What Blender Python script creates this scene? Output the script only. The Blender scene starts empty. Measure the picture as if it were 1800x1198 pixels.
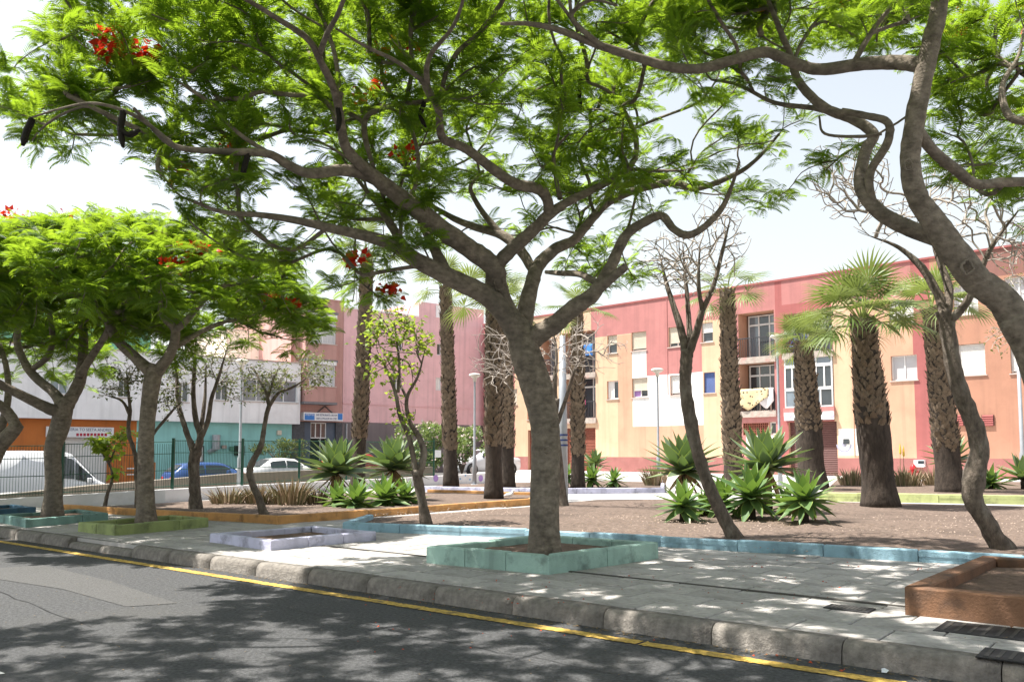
import bpy, math, random
import numpy as np
from mathutils import Vector, Matrix
random.seed(7); RNG = np.random.default_rng(7)
SC = bpy.context.scene; COL = SC.collection
R = math.radians
# ------------------------------------------------------------------ camera, sky, sun, exposure
F, CX, CY, CAMZ, PITCH = 1500.0, 900.0, 682.0, 1.35, math.atan(113/1500)
cam = bpy.data.cameras.new('camera'); camo = bpy.data.objects.new('camera', cam); COL.objects.link(camo)
cam.sensor_width = 36; cam.lens = 36*F/1800; cam.shift_y = (CY-599)/1800; cam.clip_end = 3000; cam.clip_start = .05
camo.location = (0, 0, CAMZ); camo.rotation_euler = (math.pi/2+PITCH, 0, 0); SC.camera = camo
SUN_EL, SUN_V = R(65), Vector((-1.0, 0.06))
w = bpy.data.worlds.new('World'); SC.world = w; w.use_nodes = True
wn = w.node_tree.nodes; sky = wn.new('ShaderNodeTexSky'); sky.sky_type = 'NISHITA'; sky.sun_disc = False
sky.sun_elevation = SUN_EL; sky.sun_rotation = math.atan2(SUN_V.x, SUN_V.y); sky.dust_density = 1.0; sky.air_density = 1.6; sky.ozone_density = 0.3
hz_ = wn.new('ShaderNodeHueSaturation'); hz_.inputs['Saturation'].default_value = .36; w.node_tree.links.new(sky.outputs[0], hz_.inputs['Color']); w.node_tree.links.new(hz_.outputs[0], wn['Background'].inputs[0]); wn['Background'].inputs[1].default_value = 0.086
sun = bpy.data.lights.new('sun', 'SUN'); sun.energy = 5.0; sun.angle = R(0.55); sun.color = (1, .95, .87)
suno = bpy.data.objects.new('sun', sun); COL.objects.link(suno)
sv = Vector((SUN_V.normalized().x*math.cos(SUN_EL), SUN_V.normalized().y*math.cos(SUN_EL), math.sin(SUN_EL)))
suno.rotation_euler = sv.to_track_quat('Z', 'Y').to_euler(); suno.location = (0, 0, 60)
vs = SC.view_settings; vs.view_transform = 'Standard'; vs.look = 'None'; vs.exposure = 1.3; vs.gamma = 1
SC.cycles.max_bounces = 7; SC.cycles.diffuse_bounces = 4; SC.cycles.transmission_bounces = 6; SC.cycles.transparent_max_bounces = 8
SC.cycles.use_denoising = True
# ------------------------------------------------------------------ pixels to places
def ray(px, py):
    return Vector((px-CX, math.cos(PITCH)*F+math.sin(PITCH)*(py-CY), math.sin(PITCH)*F-math.cos(PITCH)*(py-CY)))
def gnd(px, py, z=.15):
    d = ray(px, py); t = (z-CAMZ)/d.z; return Vector((d.x*t, d.y*t, z))
def dep(px, py, Y):
    d = ray(px, py); t = Y/d.y; return Vector((d.x*t, Y, CAMZ+d.z*t))
def ztop(P, py):
    lo = ray(900, py); return CAMZ + P[1]*lo.z/lo.y
# ------------------------------------------------------------------ objects
def link(name, me, parent=None):
    o = bpy.data.objects.new(name, me); COL.objects.link(o)
    if parent is not None:
        o.parent = parent
    return o
def tag(o, label=None, cat=None, group=None, kind=None):
    for k, v in (('label', label), ('category', cat), ('group', group), ('kind', kind)):
        if v: o[k] = v
    return o
def thing(name, label, cat, loc=(0, 0, 0), group=None):
    o = bpy.data.objects.new(name, None); COL.objects.link(o); o.location = loc; o.empty_display_size = .1
    return tag(o, label, cat, group)
WORLDOFF = {}
def off(o):
    v = Vector((0, 0, 0))
    while o is not None: v = v+o.location; o = o.parent
    return v
def np_mesh(name, V, Fc, mats, smooth=False, attr=None, uv=None, mi=None):
    V = np.asarray(V, np.float32); Fc = np.asarray(Fc, np.int32); n, k = Fc.shape
    me = bpy.data.meshes.new(name)
    me.vertices.add(len(V)); me.vertices.foreach_set('co', V.ravel())
    me.loops.add(n*k); me.loops.foreach_set('vertex_index', Fc.ravel())
    me.polygons.add(n); me.polygons.foreach_set('loop_start', np.arange(0, n*k, k, dtype=np.int32))
    if smooth: me.polygons.foreach_set('use_smooth', np.ones(n, bool))
    if mi is not None: me.polygons.foreach_set('material_index', np.asarray(mi, np.int32))
    me.update(calc_edges=True)
    if attr is not None:
        a = me.attributes.new('rnd', 'FLOAT', 'POINT'); a.data.foreach_set('value', np.asarray(attr, np.float32))
    if uv is not None:
        u = me.uv_layers.new(name='UVMap'); u.data.foreach_set('uv', np.asarray(uv, np.float32)[Fc.ravel()].ravel())
    for m in (mats if isinstance(mats, (list, tuple)) else [mats]): me.materials.append(m)
    return me
class MB:
    """collects shapes in world coordinates (or through a transform) and links them as one mesh"""
    def __init__(s, tf=None): s.v = []; s.f = []; s.m = []; s.tf = tf; s.sm = []; s.cur = 0; s.smooth = False
    def add(s, vs, fs):
        b = len(s.v)
        s.v += [tuple(s.tf(p)) if s.tf else tuple(p) for p in vs]
        for f in fs: s.f.append(tuple(i+b for i in f)); s.m.append(s.cur); s.sm.append(s.smooth)
    def quad(s, a, b, c, d): s.add([a, b, c, d], [(0, 1, 2, 3)])
    def box(s, x0, x1, y0, y1, z0, z1, bev=0):
        if bev <= 0:
            s.add([(x0,y0,z0),(x1,y0,z0),(x1,y1,z0),(x0,y1,z0),(x0,y0,z1),(x1,y0,z1),(x1,y1,z1),(x0,y1,z1)],
                  [(0,3,2,1),(4,5,6,7),(0,1,5,4),(1,2,6,5),(2,3,7,6),(3,0,4,7)])
        else:
            b = bev; X = (x0, x1); Y = (y0, y1)
            r = lambda i, z: [(x0+i,y0,z),(x1-i,y0,z),(x1,y0+i,z),(x1,y1-i,z),(x1-i,y1,z),(x0+i,y1,z),(x0,y1-i,z),(x0,y0+i,z)]
            t = [(x0+b,y0+b,z1),(x1-b,y0+b,z1),(x1-b,y1-b,z1),(x0+b,y1-b,z1)]
            vs = r(b, z0)+r(b, z1-b)+t
            fs = [(i, (i+1)%8, 8+(i+1)%8, 8+i) for i in range(8)]
            fs += [(8,9,17,16),(10,11,18,17),(12,13,19,18),(14,15,16,19),(9,10,17),(11,12,18),(13,14,19),(15,8,16),(16,17,18,19)]
            s.add(vs, fs)
    def prism(s, poly, z0, z1, bottom=True):
        n = len(poly); vs = [(p[0], p[1], z0) for p in poly]+[(p[0], p[1], z1) for p in poly]
        fs = [(i, (i+1)%n, n+(i+1)%n, n+i) for i in range(n)]+[tuple(range(n, 2*n))]
        if bottom: fs.append(tuple(range(n-1, -1, -1)))
        s.add(vs, fs)
    def tube(s, P, rad, sides=8, cap=True, phase=0.0):
        P = [Vector(p) for p in P]; n = len(P)
        t0 = (P[1]-P[0]).normalized(); ref = Vector((0, 0, 1)) if abs(t0.z) < .9 else Vector((1, 0, 0))
        u = t0.cross(ref).normalized(); vs = []; fs = []
        for i in range(n):
            t = (P[min(i+1, n-1)]-P[max(i-1, 0)]).normalized()
            u = (u-t*u.dot(t)).normalized(); v = t.cross(u); r = rad[i] if hasattr(rad, '__len__') else rad
            for k in range(sides):
                a = phase+2*math.pi*k/sides; rr = r(a, i) if callable(r) else r
                vs.append(P[i]+(u*math.cos(a)+v*math.sin(a))*rr)
        for i in range(n-1):
            for k in range(sides):
                k2 = (k+1) % sides; fs.append((i*sides+k, i*sides+k2, (i+1)*sides+k2, (i+1)*sides+k))
        if cap: fs.append(tuple(range(sides-1, -1, -1))); fs.append(tuple((n-1)*sides+k for k in range(sides)))
        s.add(vs, fs)
    def cyl(s, c, r, z0, z1, sides=12): s.tube([(c[0], c[1], z0), (c[0], c[1], z1)], r, sides)
    def lathe(s, c, prof, sides=16, jag=0.0):
        vs = []; fs = []
        for i, (r, z) in enumerate(prof):
            for k in range(sides):
                a = 2*math.pi*k/sides; rr = r*(1+random.uniform(-jag, jag)); vs.append((c[0]+rr*math.cos(a), c[1]+rr*math.sin(a), c[2]+z))
        for i in range(len(prof)-1):
            for k in range(sides):
                k2 = (k+1) % sides; fs.append((i*sides+k, i*sides+k2, (i+1)*sides+k2, (i+1)*sides+k))
        fs.append(tuple(range(sides-1, -1, -1))); fs.append(tuple((len(prof)-1)*sides+k for k in range(sides)))
        s.add(vs, fs)
    def mesh(s, name, mats):
        me = bpy.data.meshes.new(name); me.from_pydata(s.v, [], s.f)
        for m in (mats if isinstance(mats, (list, tuple)) else [mats]): me.materials.append(m)
        me.polygons.foreach_set('use_smooth', s.sm); me.polygons.foreach_set('material_index', s.m); me.update(); return me
    def build(s, name, mats, parent=None):
        o = link(name, s.mesh(name, mats), parent)
        if parent is not None: o.location = -off(parent)
        return o
def catmull(P, n=6, rad=None):
    P = [Vector(p) for p in P]; Q = [P[0]*2-P[1]]+P+[P[-1]*2-P[-2]]; out = []; rr = []
    for i in range(1, len(Q)-2):
        for k in range(n):
            t = k/n; a, b, c, d = Q[i-1], Q[i], Q[i+1], Q[i+2]
            out.append(.5*((2*b)+(c-a)*t+(2*a-5*b+4*c-d)*t*t+(3*b-a-3*c+d)*t**3))
            if rad: rr.append(rad[i-1]*(1-t)+rad[i]*t)
    out.append(P[-1])
    if rad: rr.append(rad[-1]); return out, rr
    return out
# ------------------------------------------------------------------ materials
def mat(name, col, rough=.85, var=.12, scale=6.0, bump=.0, bscale=40.0, stain=None, stain_scale=1.5, stain_amt=.5, spec=.3, metal=0.0, objvar=0.0, stretch=None, streak=0.0):
    m = bpy.data.materials.new(name); m.use_nodes = True; nt = m.node_tree; N = nt.nodes; L = nt.links; b = N['Principled BSDF']
    b.inputs['Roughness'].default_value = rough; b.inputs['Specular IOR Level'].default_value = spec; b.inputs['Metallic'].default_value = metal
    tc = N.new('ShaderNodeTexCoord'); src = tc.outputs['Object']
    if stretch:
        mp = N.new('ShaderNodeMapping'); mp.inputs['Scale'].default_value = stretch; L.new(src, mp.inputs[0]); src = mp.outputs[0]
    def noise(sc, det=5):
        n = N.new('ShaderNodeTexNoise'); n.inputs['Scale'].default_value = sc; n.inputs['Detail'].default_value = det; n.inputs['Roughness'].default_value = .62; L.new(src, n.inputs['Vector']); return n.outputs['Fac']
    def mix(fac, a, c, mode='MIX'):
        x = N.new('ShaderNodeMix'); x.data_type = 'RGBA'; x.blend_type = mode
        for i, v in ((0, fac), (6, a), (7, c)):
            if hasattr(v, 'links'): L.new(v, x.inputs[i])
            else: x.inputs[i].default_value = v if not isinstance(v, tuple) else (*v, 1)[:4]
        return x.outputs[2]
    def ramp(v, lo, hi):
        r = N.new('ShaderNodeMapRange'); r.inputs[1].default_value = lo; r.inputs[2].default_value = hi; L.new(v, r.inputs[0]); return r.outputs[0]
    lo = tuple(max(0, c*(1-var)) for c in col); hi = tuple(min(1, c*(1+var)) for c in col)
    c = mix(ramp(noise(scale), .3, .7), lo, hi)
    if objvar:
        oi = N.new('ShaderNodeObjectInfo'); r = N.new('ShaderNodeMapRange'); r.inputs[3].default_value = 1-objvar; r.inputs[4].default_value = 1+objvar; L.new(oi.outputs['Random'], r.inputs[0])
        vm = N.new('ShaderNodeVectorMath'); vm.operation = 'SCALE'; L.new(c, vm.inputs[0]); L.new(r.outputs[0], vm.inputs['Scale']); c = vm.outputs[0]
    if stain:
        f = ramp(noise(stain_scale, 8), .52, .72); mu = N.new('ShaderNodeMath'); mu.operation = 'MULTIPLY'; mu.inputs[1].default_value = stain_amt; L.new(f, mu.inputs[0]); c = mix(mu.outputs[0], c, stain)
    if streak:
        ms_ = N.new('ShaderNodeMapping'); ms_.inputs['Scale'].default_value = (2.2, 2.2, .10); L.new(tc.outputs['Object'], ms_.inputs[0]); ns = N.new('ShaderNodeTexNoise'); ns.inputs['Scale'].default_value = 1.6; ns.inputs['Detail'].default_value = 7; L.new(ms_.outputs[0], ns.inputs['Vector'])
        fs_ = ramp(ns.outputs['Fac'], .50, .75); mu2 = N.new('ShaderNodeMath'); mu2.operation = 'MULTIPLY'; mu2.inputs[1].default_value = streak; L.new(fs_, mu2.inputs[0]); c = mix(mu2.outputs[0], c, tuple(v*.45+.02 for v in col))
    L.new(c, b.inputs['Base Color'])
    if bump:
        bp = N.new('ShaderNodeBump'); bp.inputs['Strength'].default_value = min(1, bump); bp.inputs['Distance'].default_value = .02; L.new(noise(bscale, 6), bp.inputs['Height']); L.new(bp.outputs[0], b.inputs['Normal'])
    return m
def leafmat(name, c0, c1, trans, tw=.45, rough=.5, spec=.3, edge=None, objvar=False):
    m = bpy.data.materials.new(name); m.use_nodes = True; nt = m.node_tree; N = nt.nodes; L = nt.links; b = N['Principled BSDF']
    b.inputs['Roughness'].default_value = rough; b.inputs['Specular IOR Level'].default_value = spec
    if objvar: a = N.new('ShaderNodeObjectInfo'); fac = a.outputs['Random']
    else: a = N.new('ShaderNodeAttribute'); a.attribute_name = 'rnd'; fac = a.outputs['Fac']
    x = N.new('ShaderNodeMix'); x.data_type = 'RGBA'; x.inputs[6].default_value = (*c0, 1); x.inputs[7].default_value = (*c1, 1); L.new(fac, x.inputs[0]); col = x.outputs[2]
    if edge:
        uv = N.new('ShaderNodeUVMap'); sp = N.new('ShaderNodeSeparateXYZ'); L.new(uv.outputs[0], sp.inputs[0])
        r = N.new('ShaderNodeMapRange'); r.inputs[1].default_value = edge[1]; r.inputs[2].default_value = edge[1]+.08; L.new(sp.outputs[0], r.inputs[0])
        y = N.new('ShaderNodeMix'); y.data_type = 'RGBA'; y.inputs[7].default_value = (*edge[0], 1); L.new(r.outputs[0], y.inputs[0]); L.new(col, y.inputs[6]); col = y.outputs[2]
    L.new(col, b.inputs['Base Color'])
    t = N.new('ShaderNodeBsdfTranslucent')
    tv = N.new('ShaderNodeMix'); tv.data_type = 'RGBA'; tv.inputs[6].default_value = (*[v*.7 for v in trans], 1); tv.inputs[7].default_value = (*trans, 1); L.new(fac, tv.inputs[0]); L.new(tv.outputs[2], t.inputs[0])
    ms = N.new('ShaderNodeMixShader'); ms.inputs[0].default_value = tw; L.new(b.outputs[0], ms.inputs[1]); L.new(t.outputs[0], ms.inputs[2])
    L.new(ms.outputs[0], N['Material Output'].inputs[0]); return m
def glassmat(name, col, rough=.06):
    return mat(name, col, rough, .25, 1.2, spec=.9)
M = {}
M['asphalt'] = mat('asphalt', (.064, .065, .068), .9, .55, 34, .8, 45, (.078, .076, .073), .5, .6)
M['patch'] = mat('asphalt_patch', (.082, .081, .081), .9, .35, 45, .6, 50, (.07, .07, .07), .8, .5)
M['yellow'] = mat('yellow_paint', (.50, .33, .075), .85, .45, 26, .6, 60, (.07, .066, .058), 7, 1.0, streak=.8)
M['whitepaint'] = mat('white_road_paint', (.7, .7, .68), .8, .1, 20, .3, 90, (.15, .15, .15), 14, .6)
M['kerb'] = mat('kerb_concrete', (.205, .187, .168), .9, .35, 14, .9, 40, (.095, .084, .073), 2.5, .85, objvar=.04)
M['tile'] = mat('paving_tile', (.37, .352, .338), .85, .2, 16, .4, 45, (.17, .157, .145), 1.6, .8, objvar=.11)
M['slab'] = mat('paving_joint', (.16, .15, .14), .95, .2, 5)
M['plaza'] = mat('plaza_concrete', (.40, .385, .37), .9, .12, 2, .3, 50, (.28, .26, .24), .8, .5)
M['soil'] = mat('dry_soil', (.135, .100, .081), 1, .5, 16, 1, 26, (.065, .049, .041), .5, .95)
M['soil_dark'] = mat('planter_soil', (.17, .115, .085), 1, .35, 20, 1, 50, (.09, .06, .045), 2.5, .8)
M['earth'] = mat('bare_earth', (.26, .21, .17), 1, .2, 2)
M['bark'] = mat('smooth_grey_bark', (.205, .172, .138), .95, .42, 13, 1, 22, (.075, .06, .047), 5.5, .85, stretch=(1, 1, 1.5), streak=.75)
M['bark2'] = mat('rough_brown_bark', (.13, .105, .085), .95, .5, 18, 1, 40, (.30, .27, .23), 6, .7, stretch=(1, 1, .5))
M['twig'] = mat('pale_twig', (.36, .315, .28), .9, .25, 8)
M['leaf'] = leafmat('feathery_leaf', (.032, .082, .012), (.095, .18, .018), (.35, .52, .03), .52)
M['leaf2'] = leafmat('broad_leaf', (.10, .18, .02), (.20, .29, .03), (.48, .6, .06), .45)
M['leaf3'] = leafmat('dull_leaf', (.055, .085, .03), (.12, .13, .04), (.25, .3, .06), .35)
M['petal'] = leafmat('red_petal', (.55, .015, .012), (.75, .05, .02), (.8, .06, .02), .35)
M['pod'] = mat('dark_seed_pod', (.012, .009, .007), .7, .3, 10, .5)
M['agave'] = leafmat('agave_leaf', (.11, .16, .095), (.16, .21, .125), (.2, .33, .06), .15, .42, .4, ((.34, .40, .10), .80), True)
M['agave_g'] = leafmat('green_agave_leaf', (.08, .155, .06), (.13, .205, .08), (.25, .42, .05), .22, .42, .4, ((.30, .38, .10), .86), True)
M['dry'] = leafmat('dry_leaf', (.30, .20, .11), (.40, .28, .16), (.3, .2, .1), .2, .9, .1, None, True)
M['aloe'] = leafmat('aloe_spike', (.15, .16, .07), (.46, .33, .23), (.3, .2, .1), .15, .6)
M['frond'] = leafmat('fan_frond', (.095, .15, .04), (.18, .215, .075), (.30, .38, .08), .32, .42, .4, None, True)
M['petiole'] = mat('palm_petiole', (.22, .27, .06), .5, .2, 8)
M['ptrunk'] = mat('palm_trunk', (.052, .040, .032), .95, .45, 14, 1, 30, (.03, .024, .02), 2.2, .8, stretch=(1, 1, .35))  # dark trunk brown, deepened further to carry the crown's shade in the colour
M['boot'] = mat('palm_boot', (.20, .150, .105), .95, .45, 14, .8, 50, (.065, .05, .04), 11, .9, objvar=.22)
M['oleander'] = leafmat('oleander_leaf', (.10, .17, .06), (.22, .30, .12), (.35, .45, .12), .3)
M['pink_petal'] = leafmat('pale_pink_petal', (.7, .45, .48), (.8, .75, .72), (.7, .5, .5), .3)
for k, c in dict(teal=(.31, .46, .405), lavender=(.50, .50, .64), olive=(.27, .32, .13), dteal=(.17, .29, .265), navy=(.05, .12, .19), brown=(.20, .105, .06), orange=(.52, .27, .10), blue=(.27, .43, .52), green=(.46, .50, .22)).items():
    M['k_'+k] = mat(k+'_kerb_paint', c, .8, .12, 5, .5, 55, tuple(v*.34+.02 for v in c), 4.2, .95, objvar=.12, streak=.7)
# ================================================================== ground, road, pavement
A = Vector((.782, -.623)).normalized(); NN = Vector((.623, .782)).normalized(); P0 = Vector((-2.91, 9.58))
def st(s, t, z=0.0): p = P0+A*s+NN*t; return Vector((p.x, p.y, z))
def st_of(P): d = Vector((P[0], P[1]))-P0; return d.dot(A), d.dot(NN)
stf = lambda p: st(*p)
def sheet(name, pts, m, kind='structure'):
    b = MB(); b.add([(p[0], p[1], p[2]) for p in pts], [tuple(range(len(pts)))]); return tag(b.build(name, m), kind=kind)
sheet('ground', [(-900, -900, -1.9), (900, -900, -1.9), (900, 900, -1.9), (-900, 900, -1.9)], M['earth'])
# road slab: a gently uneven grid, reaching far along the street
b = MB(stf); b.box(-120, 120, -60, -.0, -1.6, 0); road = tag(b.build('road', M['asphalt']), kind='structure')
# lighter patched strip across the road
b = MB(); q = [gnd(-40, 998, 0), gnd(95, 994, 0), gnd(290, 1058, 0), gnd(560, 1170, 0), gnd(400, 1185, 0), gnd(205, 1068, 0), gnd(-40, 1015, 0)]
b.add([(p.x, p.y, .004) for p in [gnd(-40, 1000, 0), gnd(75, 993, 0), gnd(190, 1020, 0), gnd(310, 1060, 0), gnd(222, 1066, 0), gnd(110, 1035, 0), gnd(-40, 1012, 0)]], [tuple(range(7))])
b.build('asphalt_patch', M['patch'], road)
b = MB(stf)
e0, e1 = -.335, -.215
for i in range(1400):                                                  # worn paint: short pieces with ragged edges and bare gaps
    s0 = -20+i*.025; f0, f1 = -.335+random.gauss(0, .006), -.215+random.gauss(0, .007)
    if random.random() > .005: b.add([(s0, e0, .006), (s0+.025, f0, .006), (s0+.025, f1, .006), (s0, e1, .006)], [(0, 1, 2, 3)])
    e0, e1 = f0, f1
b.build('yellow_line', M['yellow'], road)
p = gnd(-30, 1192, 0); b = MB(); b.add([(gnd(x, y, 0).x, gnd(x, y, 0).y, .005) for x, y in ((-120, 1172), (-10, 1176), (9, 1184), (-110, 1200))], [(0, 1, 2, 3)]); b.build('white_marking', M['whitepaint'], road)
# fence line, park outline
FL = [Vector((-24, 3.5, .15)), gnd(0, 893), gnd(290, 883), gnd(560, 864), gnd(700, 854), gnd(860, 848)]
FL[0] = FL[1]+(FL[1]-FL[2]).normalized()*9
ROF, RD = Vector((6.67, 50)), Vector((.718, -.695)).normalized(); RN = Vector((-.695, -.718)).normalized()
SOF, SD = Vector((-10.4, 52)), Vector((.768, .64)).normalized(); SN = Vector((.64, -.768)).normalized()
park = [st(-22, .13), st(60, .13), st(60, 40)]
fr = lambda t, d: ROF+RD*t+RN*d
park += [Vector((*fr(40, -.5), 0)), Vector((*fr(-12.0, -.5), 0)), Vector((-3.2, 57.5, 0)), Vector((*(FL[-1].xy+Vector((.6, 8))), 0))]+[Vector((p.x, p.y, 0)) for p in reversed(FL)]
b = MB(); b.prism([(p.x, p.y) for p in park], -1.7, .132); pav = tag(b.build('pavement', M['plaza']), kind='structure')
pav['label'] = 'pale paved square between the road and the coloured flats'
# kerb stones
kerb = thing('kerb', 'worn grey concrete kerb along the yellow line', 'kerb', st(0, 0, 0))
kerb['kind'] = 'structure'; del kerb['category']
KL = .9
def kerbmesh():
    n = 7; prof = [(-.02, -.3), (.0, .085), (.014, .115), (.032, .132), (.06, .145), (.16, .148), (.16, -.3)]; vs = []; fs = []
    for x in (-.446, -.2, 0, .2, .446):
        sh = .0025 if abs(x) > .43 else 0
        vs += [(x, y+(sh if y < .1 else 0), z-(sh if z > 0 else 0)) for y, z in prof]
    for i in range(4):
        for j in range(n-1): a = i*n+j; fs.append((a, a+n, a+n+1, a+1))
    fs.append(tuple(range(n))); fs.append(tuple(4*n+j for j in reversed(range(n))))
    me = bpy.data.meshes.new('kerb_stone'); me.from_pydata(vs, [], fs); me.materials.append(M['kerb'])
    me.polygons.foreach_set('use_smooth', [True]*16+[True]*(len(fs)-18)+[False]*2); return me
km = kerbmesh(); ang = math.atan2(A.y, A.x)
for i in range(-20, 16):
    o = link('kerb_stone', km, kerb); p = st(3.72+(i+.5)*KL, random.uniform(-.003, .003), random.uniform(-.004, .002))
    if -9 <= i <= -8: p.z -= .06
    o.location = p-kerb.location; o.rotation_euler = (random.uniform(-.003, .003), random.uniform(-.002, .002), ang)
# tiles: laid in the frame of the kerb
sheet('joint_bed', [st(-20, .16, .137), st(34, .16, .137), st(34, 9.2, .137), st(-20, 9.2, .137)], M['slab'])
bedj = bpy.data.objects['joint_bed']; bedj.parent = pav
def box_mesh(name, sx, sy, sz, bev, m):
    b = MB(); b.box(-sx/2, sx/2, -sy/2, sy/2, -sz, 0, bev); return b.mesh(name, m)
TS, TT = .60, .40; tm = box_mesh('paving_tile', TS-.012, TT-.012, .03, .006, M['tile'])
cells = []
for i in range(-33, 56):
    for j in range(22):
        s0 = -19.8+(i+33)*TS+(TS/2 if j % 2 else 0)+TS/2; t0 = .168+j*TT+TT/2; P = st(s0, t0, .15)
        if P.y < 2.5: continue
        px = CX+F*P.x/P.y
        if -350 < px < 2150: cells.append((P.length, s0, t0, P, -60 < px < 1860))
cells.sort(key=lambda c: (not c[4], c[0]))
pz = lambda: random.gauss(0, .0022)
far = MB()
for k, (d, s0, t0, P, vis) in enumerate(cells):
    z = .150+max(-.006, min(.006, pz()))
    if k < 300:
        o = link('tile', tm, pav); o.location = (P.x, P.y, z); o.rotation_euler = (random.gauss(0, .003), random.gauss(0, .003), ang+random.gauss(0, .003))
    else:
        far.tf = stf; hx, hy = TS/2-.006, TT/2-.006
        far.add([(s0-hx, t0-hy, z), (s0+hx, t0-hy, z), (s0+hx, t0+hy, z), (s0-hx, t0+hy, z)]+[(s0-hx, t0-hy, z-.012), (s0+hx, t0-hy, z-.012), (s0+hx, t0+hy, z-.012), (s0-hx, t0+hy, z-.012)],
                [(0, 1, 2, 3), (0, 4, 5, 1), (1, 5, 6, 2), (2, 6, 7, 3), (3, 7, 4, 0)])
tag(far.build('far_tiles', M['tile'], pav), kind='stuff')
# slightly raised dark seam in the pavement and metal covers
b = MB(stf); b.box(-.6, 9.5, 1.495, 1.535, .14, .1605); b.build('seam', mat('dark_seam', (.07, .066, .06), .9), pav)
def cover(c, sx, sy, label):
    t = thing('drain_grate', label, 'drain', st(*c, .156)); s, q = c
    b = MB(stf); b.box(s-sx/2, s+sx/2, q-sy/2, q+sy/2, .15, .158, .003); b.build('frame', M['grate'], t)
    for i in range(9):
        x = s-sx/2+.05+(sx-.1)*i/8
        b = MB(stf); b.box(x-.012, x+.012, q-sy/2+.03, q+sy/2-.03, .1545, .1605); b.build('bar', M['grate2'], t)
M['grate'] = mat('cast_iron_dark', (.02, .02, .022), .6, .3, 20, metal=.3); M['grate2'] = mat('cast_iron', (.055, .053, .05), .6, .3, 20, metal=.4)
sA, tA = st_of(gnd(1760, 1112)); cover((sA, tA), .75, .42, 'black slotted drain grate beside the brown planter')
sA, tA = st_of(gnd(1790, 1155)); cover((sA+.1, tA), .6, .3, 'black drain grate behind the kerb at the corner')
sA, tA = st_of(gnd(1493, 1069)); cover((sA, tA), .34, .2, 'small dark pavement cover on the dark seam')
# ------------------------------------------------------------------ tree planters
def blocks_along(P, Q, h, th, m, parent, n, z0=.15, name='edging_block', inward=None, mitre=(0, 0)):
    d = Vector((Q[0]-P[0], Q[1]-P[1])); L = d.length; d.normalize(); nv = inward if inward is not None else Vector((-d.y, d.x))
    for i in range(n):
        a = i*L/n+(.004 if i else 0); c = (i+1)*L/n-(.004 if i < n-1 else 0); j = random.uniform(-.006, .006); dz = random.uniform(-.006, .006)
        a2 = a+(mitre[0]*th if i == 0 else 0); c2 = c-(mitre[1]*th if i == n-1 else 0); bv = .012
        f = lambda s, q, z: (P[0]+d.x*s+nv.x*(q+j), P[1]+d.y*s+nv.y*(q+j), z)
        H = z0+h+dz; b = MB()
        vs = [f(a, 0, z0-.02), f(c, 0, z0-.02), f(c2, th, z0-.02), f(a2, th, z0-.02),
              f(a, .003, H-bv), f(c, .003, H-bv), f(c2, th-.003, H-bv), f(a2, th-.003, H-bv),
              f(a+bv, bv, H), f(c-bv, bv, H), f(c2-bv, th-bv, H), f(a2+bv, th-bv, H)]
        b.add(vs, [(0, 1, 5, 4), (1, 2, 6, 5), (2, 3, 7, 6), (3, 0, 4, 7), (4, 5, 9, 8), (5, 6, 10, 9), (6, 7, 11, 10), (7, 4, 8, 11), (8, 9, 10, 11)])
        b.build(name, m, parent)
def soil_mesh(poly, z, m, name, parent, amp=.02, step=.25, kind=None):
    """an uneven soil sheet inside a polygon"""
    P = [Vector((p[0], p[1])) for p in poly]
    b = MB(); n = len(P); b.add([(p.x, p.y, z) for p in P], [tuple(range(n))])
    me = b.mesh(name, m)
    import bmesh
    bm = bmesh.new(); bm.from_mesh(me); bmesh.ops.triangulate(bm, faces=bm.faces[:])
    for _ in range(7):
        es = [e for e in bm.edges if e.calc_length() > step*(1+.35*max(0, e.verts[0].co.y-9))]
        if not es: break
        bmesh.ops.subdivide_edges(bm, edges=es, cuts=1); bmesh.ops.triangulate(bm, faces=bm.faces[:])
    for v in bm.verts:
        if not v.is_boundary: v.co.z += random.gauss(0, amp*.3)+amp*math.sin(v.co.x*1.3+v.co.y*.7)*math.cos(v.co.y*1.1)
    bm.to_mesh(me); bm.free(); me.polygons.foreach_set('use_smooth', [True]*len(me.polygons))
    o = link(name, me, parent); o.location = -off(parent); return o
PL = {}
def planter(key, L, Fr, Rt, h, th, m, label, nL=2, nR=2, soil=.6, isworld=False):
    l, f, r = (L, Fr, Rt) if isworld else (gnd(*L), gnd(*Fr), gnd(*Rt)); bk = l+r-f; c = (l+r)/2
    t = thing('tree_planter', label, 'planter', (c.x, c.y, .15), 'painted kerb planters for street trees')
    cor = [l, f, r, bk]
    for i in range(4):
        P, Q = cor[i], cor[(i+1) % 4]; d = (Q-P).xy.normalized(); nv = Vector((-d.y, d.x))
        if (c.xy-P.xy).dot(nv) < 0: nv = -nv
        blocks_along(P, Q, h, th, m, t, (nL, nR)[i % 2], inward=nv, mitre=(1, 1), name='kerb_block')
    inn = [p+(c-p)*min(.45, th*1.05/max(.3, (p-c).length)) for p in cor]
    soil_mesh(inn, .15+h*soil, M['soil_dark'], 'soil', t, .02, .14); PL[key] = (c, h); return t
planter('c', (750, 989), (966, 1010), (1157, 981), .185, .13, M['k_teal'], 'pale teal square planter round the big central tree', 3, 2)
planter('l', (368, 953), (476, 967), (661, 949), .125, .11, M['k_lavender'], 'empty lavender planter on the sunlit pavement', 2, 3, .35)
planter('o', (137, 934), (201, 941), (366, 926), .15, .13, M['k_olive'], 'mossy olive green planter round a slanting forked tree', 2, 3)
planter('d', (-2, 918), (45, 927), (190, 914), .135, .13, M['k_dteal'], 'dark teal planter in the shade at the left', 2, 3)
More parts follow.
